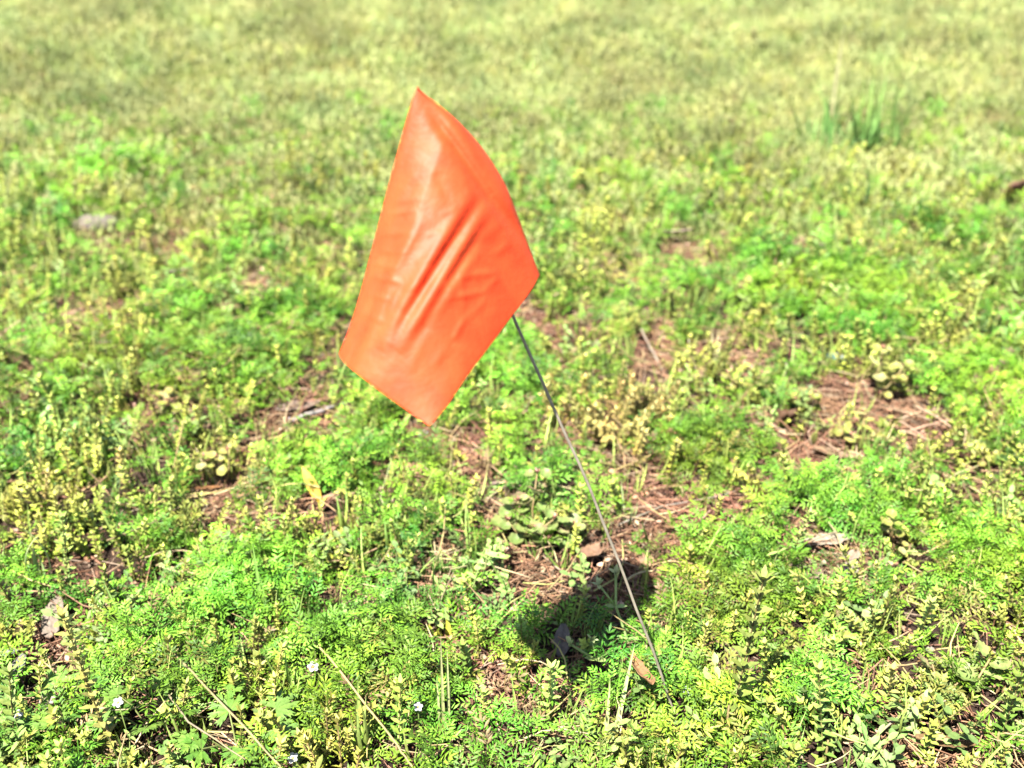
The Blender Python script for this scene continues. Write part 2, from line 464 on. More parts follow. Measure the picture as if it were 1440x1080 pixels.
# ------------------------------------------------------------------ ground cover nobody could count (instanced)
def scatter(name, label, protos, mat, xs, ys, scl, tilt, cat, sink=0.0, flat=False):
    coll = bpy.data.collections.new(name + '_kinds')
    for i, b in enumerate(protos):
        me = b.mesh(f'{name}_kind_{i:02d}'); me.materials.append(mat)
        coll.objects.link(bpy.data.objects.new(f'{name}_kind_{i:02d}', me))
    n = len(xs); zs = height(xs, ys) - sink
    e = .01
    sx = (height(xs + e, ys) - height(xs - e, ys)) / (2 * e); sy = (height(xs, ys + e) - height(xs, ys - e)) / (2 * e)
    rot = np.zeros((n, 3), np.float32)
    rot[:, 0] = RNG.normal(0, tilt, n) + np.arctan(sy) * (1 if flat else .4)
    rot[:, 1] = RNG.normal(0, tilt, n) - np.arctan(sx) * (1 if flat else .4)
    rot[:, 2] = 0 if flat == 'keep' else RNG.uniform(0, 6.283, n)
    me = bpy.data.meshes.new(name)
    me.vertices.add(n); me.vertices.foreach_set('co', np.stack([xs, ys, zs], 1).astype(np.float32).ravel())
    a = me.attributes.new('rot', 'FLOAT_VECTOR', 'POINT'); a.data.foreach_set('vector', rot.ravel())
    a = me.attributes.new('scl', 'FLOAT', 'POINT'); a.data.foreach_set('value', np.asarray(scl, np.float32))
    a = me.attributes.new('pick', 'INT', 'POINT'); a.data.foreach_set('value', RNG.integers(0, len(protos), n).astype(np.int32))
    me.materials.append(mat)
    o = bpy.data.objects.new(name, me); COL.objects.link(o)
    nt = bpy.data.node_groups.new(name + '_spread', 'GeometryNodeTree')
    nt.interface.new_socket('Geometry', in_out='INPUT', socket_type='NodeSocketGeometry')
    nt.interface.new_socket('Geometry', in_out='OUTPUT', socket_type='NodeSocketGeometry')
    N, L = nt.nodes.new, nt.links.new
    gi, go = N('NodeGroupInput'), N('NodeGroupOutput')
    ci = N('GeometryNodeCollectionInfo'); ci.inputs['Collection'].default_value = coll
    ci.inputs['Separate Children'].default_value = True; ci.inputs['Reset Children'].default_value = True
    ip = N('GeometryNodeInstanceOnPoints'); ip.inputs['Pick Instance'].default_value = True
    def named(nm, typ):
        q = N('GeometryNodeInputNamedAttribute'); q.data_type = typ; q.inputs['Name'].default_value = nm; return q.outputs[0]
    er = N('FunctionNodeEulerToRotation')
    L(named('rot', 'FLOAT_VECTOR'), er.inputs[0]); L(er.outputs[0], ip.inputs['Rotation'])
    L(named('scl', 'FLOAT'), ip.inputs['Scale']); L(named('pick', 'INT'), ip.inputs['Instance Index'])
    L(gi.outputs[0], ip.inputs['Points']); L(ci.outputs[0], ip.inputs['Instance']); L(ip.outputs[0], go.inputs[0])
    md = o.modifiers.new('spread', 'NODES'); md.node_group = nt
    tag(o, label, cat, None, 'stuff')
    return o
def cand(n, y0, y1, marg=.75):
    """random points on the ground between two distances, a little wider than the view"""
    y = y0 + (y1 - y0) * RNG.random(n)
    half = (y * .56 + .12) + marg
    k = RNG.random(n) < half / (y1 * .56 + .12 + marg)
    y = y[k]; half = half[k]
    x = (RNG.random(len(y)) * 2 - 1) * half
    return x, y
def area(y0, y1, marg=.75):
    return (y1 - y0) * 2 * (y1 * .56 + .12 + marg)
def pick(dens, y0, y1, prob, marg=.75):
    x, y = cand(int(dens * area(y0, y1, marg)), y0, y1, marg)
    k = RNG.random(len(x)) < prob(x, y)
    return x[k], y[k]
def cat2(*parts): return np.concatenate([p[0] for p in parts]), np.concatenate([p[1] for p in parts])

clump = lambda x, y, s, seed, lo, hi: np.clip((vnoise(x, y, s, seed) * .65 + vnoise(x, y, s * .4, seed + 1) * .35 - lo) / (hi - lo), 0, 1)
fC = lambda x, y: field(x, y, WC)
fB = lambda x, y: field(x, y, WB); fF = lambda x, y: field(x, y, WF); fY = lambda x, y: field(x, y, WY)
fern_p = lambda x, y: np.clip(fF(x, y) * (.55 + .45 * clump(x, y, .05, 13, .25, .55)) + .55 * clump(x, y, .07, 11, .2, .6), 0, 1) * (1 - .88 * fB(x, y)) * (1 - .9 * fC(x, y)) * (1 - .6 * fY(x, y) * (1 - fF(x, y)))
speed_p = lambda x, y: np.clip(fY(x, y) + .75 * clump(x, y, .06, 21, .3, .65), 0, 1) * (1 - .82 * fB(x, y)) * (1 - .9 * fC(x, y)) * (1 - .6 * fF(x, y))

x, y = cat2(pick(6000, .25, 1.45, fern_p), pick(4500, 1.45, 2.3, lambda x, y: fern_p(x, y) * np.clip(.75 - .75 * (y - 1.45), 0, 1)))
scatter('feathery_weed_carpet', 'bright green feathery low weed covering the ground', [p_fern(100 + i, FERNC if i % 3 else FERND, FERND, R(.010, .030)) for i in range(10)] + [p_fern(130, (.15, .15, .03), FERND, .02), p_fern(131, (.13, .085, .04), DEADB, .018)],
        M_LEAF, x, y, RNG.uniform(.75, 1.45, len(x)) * np.where(y > 1.45, 1.2, 1.0), .30, 'weeds')
x, y = cat2(pick(4200, .25, 1.45, speed_p), pick(2600, 1.45, 2.0, lambda x, y: np.clip(speed_p(x, y), 0, 1) * np.clip(1 - 1.8 * (y - 1.45), 0, 1)))
scatter('speedwell_carpet', 'yellow green small leaved weed between the feathery patches', [p_speed(200 + i, YELC, YELT, R(.018, .045)) for i in range(9)],
        M_LEAF, x, y, RNG.uniform(.7, 1.25, len(x)) * np.where(y > 1.45, 1.25, 1.0), .25, 'weeds')
gr_p = lambda x, y: (.3 + .7 * clump(x, y, .10, 31, .35, .65)) * (1 - .55 * fB(x, y)) * (1 - .5 * fF(x, y)) * (1 - .7 * fC(x, y))
x, y = cat2(pick(3600, .25, 1.5, gr_p), pick(1500, 1.5, 2.2, gr_p))
scatter('short_grass', 'short green grass blades among the weeds', [p_grass(300 + i, GRASSC if i % 3 else GRASSY, (.18, .24, .06), 5, R(.022, .062), .0022, .9) for i in range(8)],
        M_LEAF, x, y, RNG.uniform(.6, 1.2, len(x)), .15, 'grass')
far_p = lambda x, y: np.clip((y - 1.35) / .6, 0, 1) * (.45 + .55 * clump(x, y, .16, 41, .3, .65)) * (1 - .8 * fB(x, y))
x, y = cat2(pick(10000, 1.35, 2.6, far_p, .9), pick(7000, 2.6, 4.6, far_p, .8))
scatter('lawn_grass', 'soft yellow green lawn grass with pale seed heads behind the flag',
        [p_grass(400 + i, GRASSY if i % 3 else (.15, .21, .045), (.25, .275, .095), 8, R(.022, .042), .0036, 1.35, (.23, .25, .10) if i % 3 == 1 else None, .08) for i in range(9)],
        M_LAWN, x, y, RNG.uniform(.7, 1.3, len(x)) * np.where(y > 2.6, 1.25, 1), .2, 'grass')
x, y = pick(260, 4.6, 9.0, lambda x, y: x * 0 + 1, 1.5)
scatter('distant_lawn', 'yellow green lawn grass far behind the flag', [p_grass(450 + i, GRASSY, (.30, .29, .10), 26, R(.05, .07), .006, 1.2) for i in range(5)],
        M_LAWN, x, y, RNG.uniform(1.6, 2.6, len(x)), .2, 'grass')
def p_oval(seed):
    random.seed(seed); b = MB()
    for k in range(3):
        az = R(0, 6.28); d = dirv(az, R(.5, 1.3)); l = R(.014, .034); side = dirv(az + 1.57, 0)
        b.tube([(0, 0, -.003), d * l * .5, d * l + UP * .002], [.0006, .0006, .0005], (.12, .14, .045), 3, False)
        for q in range(3):
            t = .4 + q * .3; c = jit((.12, .175, .045), .2)
            for sg in (-1, 1):
                dd = (side * sg * (1 if q % 2 else .2) + d * .35 + dirv(az, .3) * sg * (.1 if q % 2 else 1)).normalized()
                b.blade(d * l * t, dd, UP, R(.005, .009), R(.0032, .0048), c, n=3, bend=.5, fold=.14, prof=lambda t: [.35, .95, .9, .1][min(3, int(round(t * 3)))])
    return b
ov_p = lambda x, y: clump(x, y, .09, 71, .45, .7) * (1 - .7 * fB(x, y)) * (1 - .8 * fC(x, y))
x, y = pick(2200, .25, 1.5, ov_p)
scatter('chickweed_carpet', 'grey green oval leaved weed woven through the other weeds', [p_oval(650 + i) for i in range(8)], M_LEAF, x, y, RNG.uniform(.8, 1.4, len(x)), .25, 'weeds')
def p_straw(seed):
    random.seed(seed); b = MB()
    for i in range(2):
        az = R(0, 6.28); l = R(.025, .075); d = dirv(az, R(-.1, .5)); k = dirv(az + 1.57, R(-.3, .8)) * R(-.18, .18) * l; p = Vector((R(-.01, .01), R(-.01, .01), R(.004, .022)))
        c = jit(random.choice([(.26, .20, .085), (.22, .20, .075), (.24, .155, .085), (.29, .235, .13)]), .2)
        b.tube([p - d * l / 2, p - d * l * .1 + k * .9, p + d * l * .2 + k * .8, p + d * l / 2], [.0007, .0007, .0006, .0003], c, 4, False)
    return b
x, y = cat2(pick(1000, .25, 1.5, lambda x, y: .35 + .65 * clump(x, y, .12, 61, .35, .65)), pick(350, 1.5, 2.6, lambda x, y: x * 0 + .8))
scatter('dry_grass_stems', 'thin tan dry grass stems lying over the weeds', [p_straw(550 + i) for i in range(14)], M_DRY, x, y, RNG.uniform(.7, 1.2, len(x)), .2, 'litter')
WSHADE = _world_ellipses([(825, 890, 80, 45)])  # area of the flag's shadow; needles thinned here so it looks darker
nd_p = lambda x, y: np.clip(.12 + fB(x, y) + .6 * fC(x, y), 0, 1) * (1 - .8 * field(x, y, WSHADE))
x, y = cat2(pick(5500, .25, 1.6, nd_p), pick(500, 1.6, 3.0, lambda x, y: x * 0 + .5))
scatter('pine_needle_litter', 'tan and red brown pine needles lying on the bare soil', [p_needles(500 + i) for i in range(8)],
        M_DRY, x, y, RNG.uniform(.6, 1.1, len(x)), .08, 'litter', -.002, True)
x, y = cat2(pick(3500, .25, 1.6, lambda x, y: np.clip(.2 + fB(x, y), 0, 1)), pick(250, 1.6, 3.0, lambda x, y: x * 0 + 1))
scatter('leaf_crumbs', 'brown crumbs of dead leaves strewn over the soil', [p_crumb(600 + i) for i in range(6)],
        M_DRY, x, y, RNG.uniform(.6, 1.2, len(x)), .15, 'litter', -.002, True)

# ------------------------------------------------------------------ the marking flag
random.seed(3)
W_BASE = G(958, 1018); W_BASE.z -= .01
APEX_Z = .566
W_TOP = cam_pt(588, 128, APEX_Z)
def to_px(p):
    v = Vector(p) - Vector((0, 0, CAM_H)); z = v.y * CP - v.z * SP; yd = -(v.y * SP + v.z * CP)
    return 720 + F_PX * v.x / z, 540 + F_PX * yd / z, z
root = empty('marking_flag', W_BASE)
tag(root, 'orange plastic marking flag drooping from a thin leaning wire stake', 'flag')
inv = Matrix.Translation(-W_BASE)
b = MB()
wp = []
for i in range(25):
    t = i / 24
    p = W_BASE.lerp(W_TOP, t) + Vector((1, .2, .1)) * .006 * math.sin(math.pi * t) * (1 - t) * 1.6 + Vector((.3, .4, 0)) * (.0014 * math.sin(t * 17) + .0008 * math.sin(t * 41 + 1))
    wp.append(p)
b.tube([inv @ p for p in wp], .00095, (.1, .1, .1), 10)
obj('wire_stake', b, M_WIRE, root)
def wire_at(t):
    f = t * 24; i = min(23, int(f)); return wp[i].lerp(wp[i + 1], f - i)
# lower end of the hoist: where the wire passes photo row 418
t_h = min((abs(to_px(wire_at(k / 400))[1] - 418), k / 400) for k in range(401))[1]

def curve(pts):
    a = np.array(pts, float); a[:, 2] *= FS; d = np.r_[0, np.cumsum(np.hypot(*np.diff(a[:, :2], axis=0).T))]; d /= d[-1]
    def f(t):
        # smooth Catmull-Rom through the points
        i = int(np.clip(np.searchsorted(d, t) - 1, 0, len(d) - 2)); u = (t - d[i]) / (d[i + 1] - d[i])
        p0, p1, p2, p3 = a[max(i - 1, 0)], a[i], a[i + 1], a[min(i + 2, len(a) - 1)]
        return .5 * ((2 * p1) + (-p0 + p2) * u + (2 * p0 - 5 * p1 + 4 * p2 - p3) * u * u + (-p0 + 3 * p1 - 3 * p2 + p3) * u ** 3)
    return f
FS = 1.12        # depth of the sheet
ZA, ZB, ZC, ZD = .4975, .500, .497, .540
AD = curve([(587,122,ZA),(600,135,.500),(622,152,.504),(650,177,.509),(681,213,.516),(710,259,.524),(729,307,.531),(744,348,.536),(759,387,ZD)])
DC = curve([(759,387,ZD),(745,411,.537),(727,435,.533),(690,485,.521),(655,531,.510),(628,571,.502),(604,599,ZC)])
AB = curve([(587,122,ZA),(577,152,.498),(562,205,.499),(545,268,.500),(527,337,.5005),(508,409,.5005),(492,460,.500),(477,498,ZB)])
BC = curve([(477,498,ZB),(489,514,.500),(536,551,.499),(575,579,.498),(604,599,ZC)])
def zx(X, Y): return (440 + X / 2.077, 100 + Y / 2.077)
RIDGES = [  # (x0,y0,x1,y1 on the enlarged detail, height mm, half width px)
    (205,790,455,365,2.6,11),(262,800,500,405,2.8,11),(335,735,480,520,1.8,9),(225,600,320,430,1.7,9),(150,790,235,560,1.0,8),
    (235,770,480,390,-2.2,9),(300,780,495,460,-1.8,9),
    (160,560,245,575,.8,4),(205,425,300,405,.9,4),(190,480,290,470,.8,4),(170,600,260,618,.8,4),(185,525,270,530,.6,4),(150,650,230,668,.6,4),(235,385,310,372,.6,4),(130,700,215,735,.6,4),(165,455,215,470,.5,4),
    (285,330,330,250,.8,9),(250,360,300,300,.5,5),(340,610,420,500,.6,6),(280,880,330,760,.5,9),(200,840,260,720,.6,8),(480,500,560,430,.6,8),(360,300,400,380,-.7,8),(220,700,250,640,.7,4),(300,560,350,545,.4,4),(330,480,375,470,.4,4),(370,420,420,400,.4,4),(270,640,310,620,.4,4),(520,540,580,500,.5,5),(350,860,400,800,.4,7),
    (430,600,545,588,.7,5),(395,665,525,640,.7,5),(432,600,442,690,.6,5),(410,785,448,715,.7,5),(500,640,545,600,.6,5),(455,720,520,650,.6,6),(380,620,430,660,.5,5)]
CREASE = [zx(*q) for q in ((310,75),(350,130),(385,178),(420,226),(450,270),(485,322),(520,372),(560,424),(600,476),(640,528))]
RPX = [(zx(a, c0) + zx(e, f0) + (h, w)) for a, c0, e, f0, h, w in RIDGES]
def wrinkle(px, py):
    s = 0.0; dm = 1e9
    for (x0, y0), (x1, y1) in zip(CREASE, CREASE[1:]):
        dx, dy = x1 - x0, y1 - y0; t = min(1, max(0, ((px - x0) * dx + (py - y0) * dy) / (dx * dx + dy * dy)))
        d = math.hypot(px - x0 - t * dx, py - y0 - t * dy)
        if d < dm: dm = d
    s -= .0036 * math.exp(-(dm / 8.0) ** 2) * min(1, max(0, (py - 130) / 60)) * min(1, max(.25, (400 - py) / 120))
    for x0, y0, x1, y1, h, w in RPX:
        dx, dy = x1 - x0, y1 - y0; l2 = dx * dx + dy * dy; l = math.sqrt(l2)
        t = ((px - x0) * dx + (py - y0) * dy) / l2
        d = abs((px - x0) * dy - (py - y0) * dx) / l
        if d > 4 * w: continue
        e = max(0.0, math.sin(math.pi * min(1, max(0, t * .9 + .05)))) ** .7 if -.05 < t < 1.05 else 0.0
        s += h * .00115 * e * math.exp(-(d / w) ** 2)
    return s
NU, NV = 150, 130
b = MB(); grid = []
NBK = 12
A_, B_, C_, D_ = AD(0), AB(1), DC(1), AD(1)
for j in range(NV + 1):
    t = j / NV                        # 0 = upper edge, 1 = lower edge
    row = []
    fold = AD(t); fw = cam_pt(*fold)
    w = wire_at(1 - t * (1 - t_h))
    for k in range(NBK):              # behind: from the wire out to the rolled fold
        s = k / NBK
        p = w.lerp(fw, s) + Vector((0, 1, .1)) * (.011 * math.sin(math.pi * min(1, s * .9 + .05)) * min(1, t * 3))
        row.append(b.vert(inv @ p, (1, 1, 1)))
    for i in range(NU + 1):
        s = i / NU                    # 0 = fold, 1 = free end
        c = (1 - t) * AB(s) + t * DC(s) + (1 - s) * AD(t) + s * BC(t) - ((1 - s) * (1 - t) * A_ + s * (1 - t) * B_ + (1 - s) * t * D_ + s * t * C_)
        px, py, z = c
        spread = min(1.0, (s * 1.0 + t * .8) * 3) * min(1, t * 2.2 + .15)
        roll = .0085 * (1 - math.exp(-s / .05)) * min(1, .15 + t * 4)         # the fold comes round to the front
        belly = .010 * math.sin(math.pi * s) * math.sin(math.pi * min(1, t * .9)) ** .8
        e = max(0.0, 1 - t / .46); curl = .019 * e ** 2.0 * min(1, .12 + s * 1.5)           # the upper edge curls back
        z2 = z - roll - belly + curl - wrinkle(px, py) * min(1, t * 6) * min(1, (1 - t) * 12)
        row.append(b.vert(inv @ cam_pt(px, py, z2), (1, 1, 1)))
    grid.append(row)
for j in range(NV):
    for i in range(NBK + NU):
        b.f.append((grid[j][i], grid[j][i + 1], grid[j + 1][i + 1], grid[j + 1][i]))
sheet = obj('flag_sheet', b, M_FLAG, root)
sm = sheet.modifiers.new('thickness', 'SOLIDIFY'); sm.thickness = .0004; sm.offset = 0
tag(sheet, 'wrinkled glossy orange plastic sheet')
b = MB()
b.tube([inv @ wire_at(1 - (1 - t_h) * k / 16 * .99) for k in range(1, 17)], .0019, (1, 1, 1), 10)
obj('sleeve', b, M_FLAG, root)

# ------------------------------------------------------------------ cushions of feathery weed that stand out
fern_arr = [p_fern(700 + i, FERNC, FERND, R(.014, .028), 8).arrays() for i in range(8)]
gold_arr = [p_speed(720 + i, (.19, .16, .04), (.30, .25, .085), R(.024, .04), .0062).arrays() for i in range(6)]
def cushion(name, label, px, py, rx, ry, arr, tint, cat, hgt=.010, dens=13000, grp=None, mat=M_LEAF, everywhere=False):
    (cx, cy, ax, ay), = _world_ellipses([(px, py, rx, ry)])
    n = int(dens * math.pi * ax * ay); items = []
    base = Vector((cx, cy, hz(cx, cy)))
    for k in range(n):
        r = math.sqrt(random.random()); a = R(0, 6.2832); rr = r * (1 + .22 * math.sin(2 * a + px) + .16 * math.sin(3 * a + py) + .12 * math.sin(7 * a + px)) * R(.8, 1.2)
        lx, ly = ax * rr * math.cos(a), ay * rr * math.sin(a)
        if not everywhere and max(float(fC([cx + lx], [cy + ly])[0]), float(fB([cx + lx], [cy + ly])[0])) > .55: continue
        z = hz(cx + lx, cy + ly) - base.z + hgt * math.sqrt(max(0, 1 - r * r)) * R(.75, 1.05) - .002
        nrm = Vector((lx / ax * .5, ly / ay * .5, 1)).normalized()
        q = nrm.to_track_quat('Z', 'Y').to_matrix().to_4x4()
        m = Matrix.Translation((lx, ly, z)) @ q @ Euler((R(-.4, .4), R(-.4, .4), R(0, 6.28))).to_matrix().to_4x4() @ Matrix.Scale(R(.8, 1.3), 4)
        v = R(.75, 1.3); items.append((random.choice(arr), m, (tint[0] * v * R(.9, 1.1), tint[1] * v, tint[2] * v)))
    o = obj(name, merged(name, mat, items), None)
    o.location = base
    return tag(o, label, cat, grp)
CUSH = [
 (1190,712,74,34,'bright green feathery cushion between the dark soil hollow and tan leaf patch',(1,1.05,1)),
 (340,832,88,54,'broad feathery green cushion beside the tall grass tuft at lower left',(1.05,1.08,1)),
 (1015,775,78,34,'feathery green cushion just below the bare needle patch',(1,1,1)),
 (1180,432,130,50,'wide soft green feathery cushion behind the teal scrap',(1.05,1.15,1)),
 (1395,800,70,46,'feathery green cushion at the edge, above the dry brown tangle',(1,1.1,1)),
 (965,642,70,30,'green feathery cushion right of the golden yellow clump',(.95,1.05,1)),
 (683,640,52,26,'small green feathery cushion just under the tip of the flag',(1,1.1,1)),
 (560,608,50,44,'green feathery cushion behind the lowest flag corner',(1,1.05,1)),
 (450,662,50,36,'rounded green feathery cushion behind the upright yellow leaf',(.95,1.1,1)),
 (500,925,80,38,'green feathery cushion among the small white flowers',(1,1,1)),
 (180,930,52,36,'feathery green cushion just below the big beige dead leaf',(1.05,1.05,1)),
 (950,1000,66,40,'feathery green cushion around the curled orange brown bark strip',(1.1,1.05,1)),
 (1395,560,70,44,'soft green feathery cushion at the edge beyond the tan needle heap',(1,1.1,1)),
 (1060,860,60,40,'feathery green cushion right of the black flag shadow',(1.05,1.05,1)),
 (1240,620+130,40,26,'small green feathery cushion behind the wilted pale stem',(1,1,1)),
 (700,505,44,36,'green feathery clump behind the wire below the flag edge',(.9,.95,1)),
 (170,258,56,18,'blurred bright green weed cushion above the pale stone',(.85,1.15,.9)),
 (1012,258,30,16,'blurred green weed cushion alone in the pale lawn',(.85,1.15,.9)),
]
random.seed(11)
for px, py, rx, ry, lab, tint in CUSH:
    cushion('feathery_weed_cushion', lab, px, py, rx, ry, fern_arr, tint, 'weed', dens=6500 if py > 500 else 3500, grp='feathery weed cushions')
cushion('golden_weed_clump', 'golden yellow drying weed clump right of the wire', 865, 602, 88, 42, gold_arr, (1, 1, 1), 'weed', .016, 5200, None, M_PALE, True)

# ------------------------------------------------------------------ dead nettles: stems with rounded scalloped leaves
def round_leaf(seed, col, rim, L=.0160):
    random.seed(seed); b = MB(); out = []; n = 15
    for k in range(n):
        a = math.pi + (k + .5) / n * 2 * math.pi
        r = L * .5 * (1 + (.07 if k % 2 else -.05)) * (1 - .22 * max(0, math.cos(a - math.pi)) ** 6)
        out.append((L * .48 + r * math.cos(a), r * 1.05 * math.sin(a)))
    b.fan((0, 0, 0), (1, 0, 0), (0, 0, 1), out, col, rim, cup=.35, rug=.06)
    return b.mesh('leaf')
def leaf_set(seed, cols):
    ms = []
    for i, (c, r) in enumerate(cols):
        m = round_leaf(seed + i, c, r); m.materials.append(M_PALE); ms.append(m)
    return ms
PALE_G = leaf_set(800, [((.14,.19,.055),(.17,.19,.06)),((.17,.215,.07),(.19,.20,.075)),((.15,.175,.065),(.21,.14,.085)),((.115,.17,.045),(.15,.18,.055))])
PALE_Y = leaf_set(820, [((.19,.205,.045),(.24,.22,.065)),((.23,.22,.058),(.27,.235,.08)),((.15,.185,.036),(.20,.20,.05)),((.22,.215,.08),(.26,.235,.10)),((.16,.18,.038),(.22,.16,.055))])
bud_b = MB(); random.seed(9)
for k in range(9):
    bud_b.blade((0, 0, 0), dirv(k * .9, R(.5, 1.3)), UP, R(.004, .007), .0026, jit((.30, .15, .11), .25), n=3, bend=.3)
BUD = bud_b.mesh('flower_head'); BUD.materials.append(M_PALE)
def dead_nettle(name, label, px, py, stems, leaves, seed, ls=1.0, head=True, rnd=.012, grp=None, stemc=(.22,.17,.07), cat='plant'):
    if leaves is PALE_Y: ls *= .72; stems = [(a * 1.25, c * 1.25, h * 1.1, n + 1) for a, c, h, n in stems]
    random.seed(seed); base = G(px, py, -.003); r = tag(empty(name, base), label, cat, grp)
    for (dx, dy, hgt, nw) in stems:
        foot = Vector((R(-rnd, rnd), R(-rnd, rnd), 0)); top = Vector((dx, dy, hgt)); mid = foot.lerp(top, .5) + Vector((R(-.006, .006), R(-.006, .006), .003))
        b = MB(); b.tube([foot, mid, top], [.0011, .0010, .0008], stemc, 5); obj('stem', b, M_PALE, r)
        az = R(0, 3)
        for k in range(nw):
            t = 1 - k * (.62 / max(1, nw)); p = foot.lerp(mid, t * 2) if t < .5 else mid.lerp(top, t * 2 - 1); az += 1.57 + R(-.3, .3)
            for s in (0, math.pi):
                o = obj('leaf', random.choice(leaves), None, r)
                a = az + s + R(-.35, .35); el = R(-.6, .7) + (.25 if k == 0 else 0)
                o.matrix_basis = Matrix.Translation(p + dirv(a, .1) * .002) @ Euler((R(-.25, .25), -el, a)).to_matrix().to_4x4() @ Matrix.Scale(ls * R(.75, 1.15) * (.8 if k == 0 else 1), 4)
        if head:
            o = obj('flower_head', BUD, None, r); o.location = top; o.rotation_euler = (R(-.3, .3), R(-.3, .3), R(0, 6)); o.scale = (ls,) * 3
    return r
NET = 'dead nettles'
dead_nettle('dead_nettle', 'pale green round leaved plant with reddish tips just left of the wire', 752, 762,
            [(-.004,-.014,.030,3),(.018,-.006,.034,3),(-.026,.000,.028,3),(.002,.020,.066,3),(.036,-.008,.028,3),(-.016,.014,.04,3),(.012,-.022,.022,2)], PALE_G, 31, 1.0, grp=NET)
dead_nettle('dead_nettle', 'pale yellow round leaved plant standing tallest beside the teal scrap', 1243, 568,
            [(-.006,.010,.062,3),(.012,.004,.045,2),(.004,.0,.03,2)], PALE_Y, 32, 1.15, grp=NET)
dead_nettle('dead_nettle', 'sprawling pale yellow green round leaved plant below the teal scrap', 1205, 628,
            [(-.03,.0,.03,3),(.004,.012,.034,3),(.028,.004,.03,2),(-.012,-.014,.026,2),(.016,-.018,.022,2)], PALE_Y, 33, 1.05, grp=NET)
dead_nettle('dead_nettle', 'yellow round leaved plant on two pale stalks left of the teal scrap', 1040, 572,
            [(-.014,.004,.040,2),(.016,.0,.042,2)], PALE_Y, 34, .95, grp=NET)
dead_nettle('dead_nettle', 'small yellow round leaved plant between the two larger ones', 1128, 590,
            [(-.008,.0,.026,2),(.010,.006,.03,2)], PALE_Y, 35, .95, grp=NET)
dead_nettle('wilted_dead_nettle', 'wilted pale yellow drooping stem right of the feathery cushion', 1258, 795,
            [(-.008,.006,.044,3),(.006,-.004,.024,2)], PALE_Y, 36, .9, False, grp=NET)
dead_nettle('wilted_dead_nettle', 'wilted pale beige drooping plant near the far edge', 1372, 668,
            [(.0,.0,.030,2),(.012,.004,.022,1)], PALE_Y, 37, .85, grp=NET)
dead_nettle('dead_nettle', 'bright yellow round leaved plant far to the left of the flag', 236, 592,
            [(.0,.0,.034,2),(.012,.004,.028,2)], PALE_Y, 38, 1.1, False, grp=NET)
dead_nettle('dead_nettle', 'pale yellow plant above the orange brown dead leaf', 305, 690,
            [(-.006,.0,.040,3),(.012,.004,.044,2),(.0,.012,.03,2)], PALE_Y, 39, .95, grp=NET)
dead_nettle('dead_nettle', 'pale green round leaved plant by the small soil gap at lower right', 1190, 910,
            [(-.008,.0,.022,2),(.010,.004,.028,2)], PALE_G, 40, 1.0, False, grp=NET)
dead_nettle('dead_nettle', 'pale green weed at the tail end of the dry brown tangle', 1345, 985,
            [(-.02,.01,.03,2),(.004,.0,.026,2),(.02,.006,.04,2)], PALE_G, 41, 1.0, False, grp=NET)
dead_nettle('dead_nettle', 'yellow round leaf plant leaning over the tan needle heap', 1275, 555,
            [(.016,-.004,.022,1),(.0,.0,.02,1)], PALE_Y, 42, 1.3, False, grp=NET)

# ------------------------------------------------------------------ cranesbill rosettes: palmate lobed leaves
def palm_leaf(seed, col, R0=.0165):
    random.seed(seed); b = MB()
    for k in range(7):
        a = (k - 3) * .62 + R(-.05, .05); d = Vector((math.cos(a), math.sin(a), .12)).normalized(); L = R0 * (1 - .06 * abs(k - 3)) * R(.92, 1.06)
        c = jit(col, .1)
        b.blade((0, 0, 0), d, UP, L * .78, L * .36, c, n=3, bend=.35, fold=.12, prof=lambda t: [.12, .55, .95, .75][min(3, int(round(t * 3)))])
        for s in (-.42, 0, .42):
            dd = Vector((math.cos(a + s), math.sin(a + s), -.05)).normalized()
            b.blade(d * L * .62, dd, UP, L * .46, L * .17, jit(c, .06), n=2, bend=.3, fold=.1, prof=lambda t: [.8, 1, .1][min(2, int(round(t * 2)))])
    return b.mesh('leaf')
PALM = []
for i, c in enumerate([(.085,.165,.025),(.11,.185,.032),(.10,.18,.038),(.075,.15,.02)]):
    m = palm_leaf(850 + i, c); m.materials.append(M_PALE); PALM.append(m)
def cranesbill(label, px, py, n, seed, sc=1.0, rad=.03):
    sc *= .8
    random.seed(seed); base = G(px, py, -.002); r = tag(empty('cranesbill', base), label, 'plant', 'cranesbill rosettes')
    for k in range(n):
        a = k * 6.283 / n + R(-.4, .4); h = R(.018, .036) * sc; tip = dirv(a, 0) * rad * R(.6, 1.1) * sc + UP * h
        b = MB(); b.tube([(0, 0, 0), tip * .55 + UP * h * .25, tip], [.0008, .0007, .0006], (.16, .19, .06), 4, False)
        lf = obj('leaf', random.choice(PALM), None, r)
        lf.matrix_basis = Matrix.Translation(tip) @ Euler((R(-.3, .3), R(-.5, .1), a + R(-.4, .4))).to_matrix().to_4x4() @ Matrix.Scale(sc * R(.8, 1.2), 4)
        obj('petiole', b, M_PALE, r)
cranesbill('large lobed leaf rosette at the bottom edge under the white flowers', 335, 1062, 6, 61, 1.25)
cranesbill('lobed green leaf rosette left of the long bottom straw', 215, 1030, 5, 62, 1.1)
cranesbill('finely lobed light green rosette beside the tall yellow spire', 112, 1025, 5, 63, 1.1)
cranesbill('lobed green leaf rosette between the two long diagonal straws', 290, 1000, 4, 64, 1.0)
cranesbill('dark green lobed rosette right of the small white flower', 520, 912, 4, 65, 1.0)
cranesbill('lobed green rosette in the lower left corner', 70, 1085, 5, 66, 1.1)

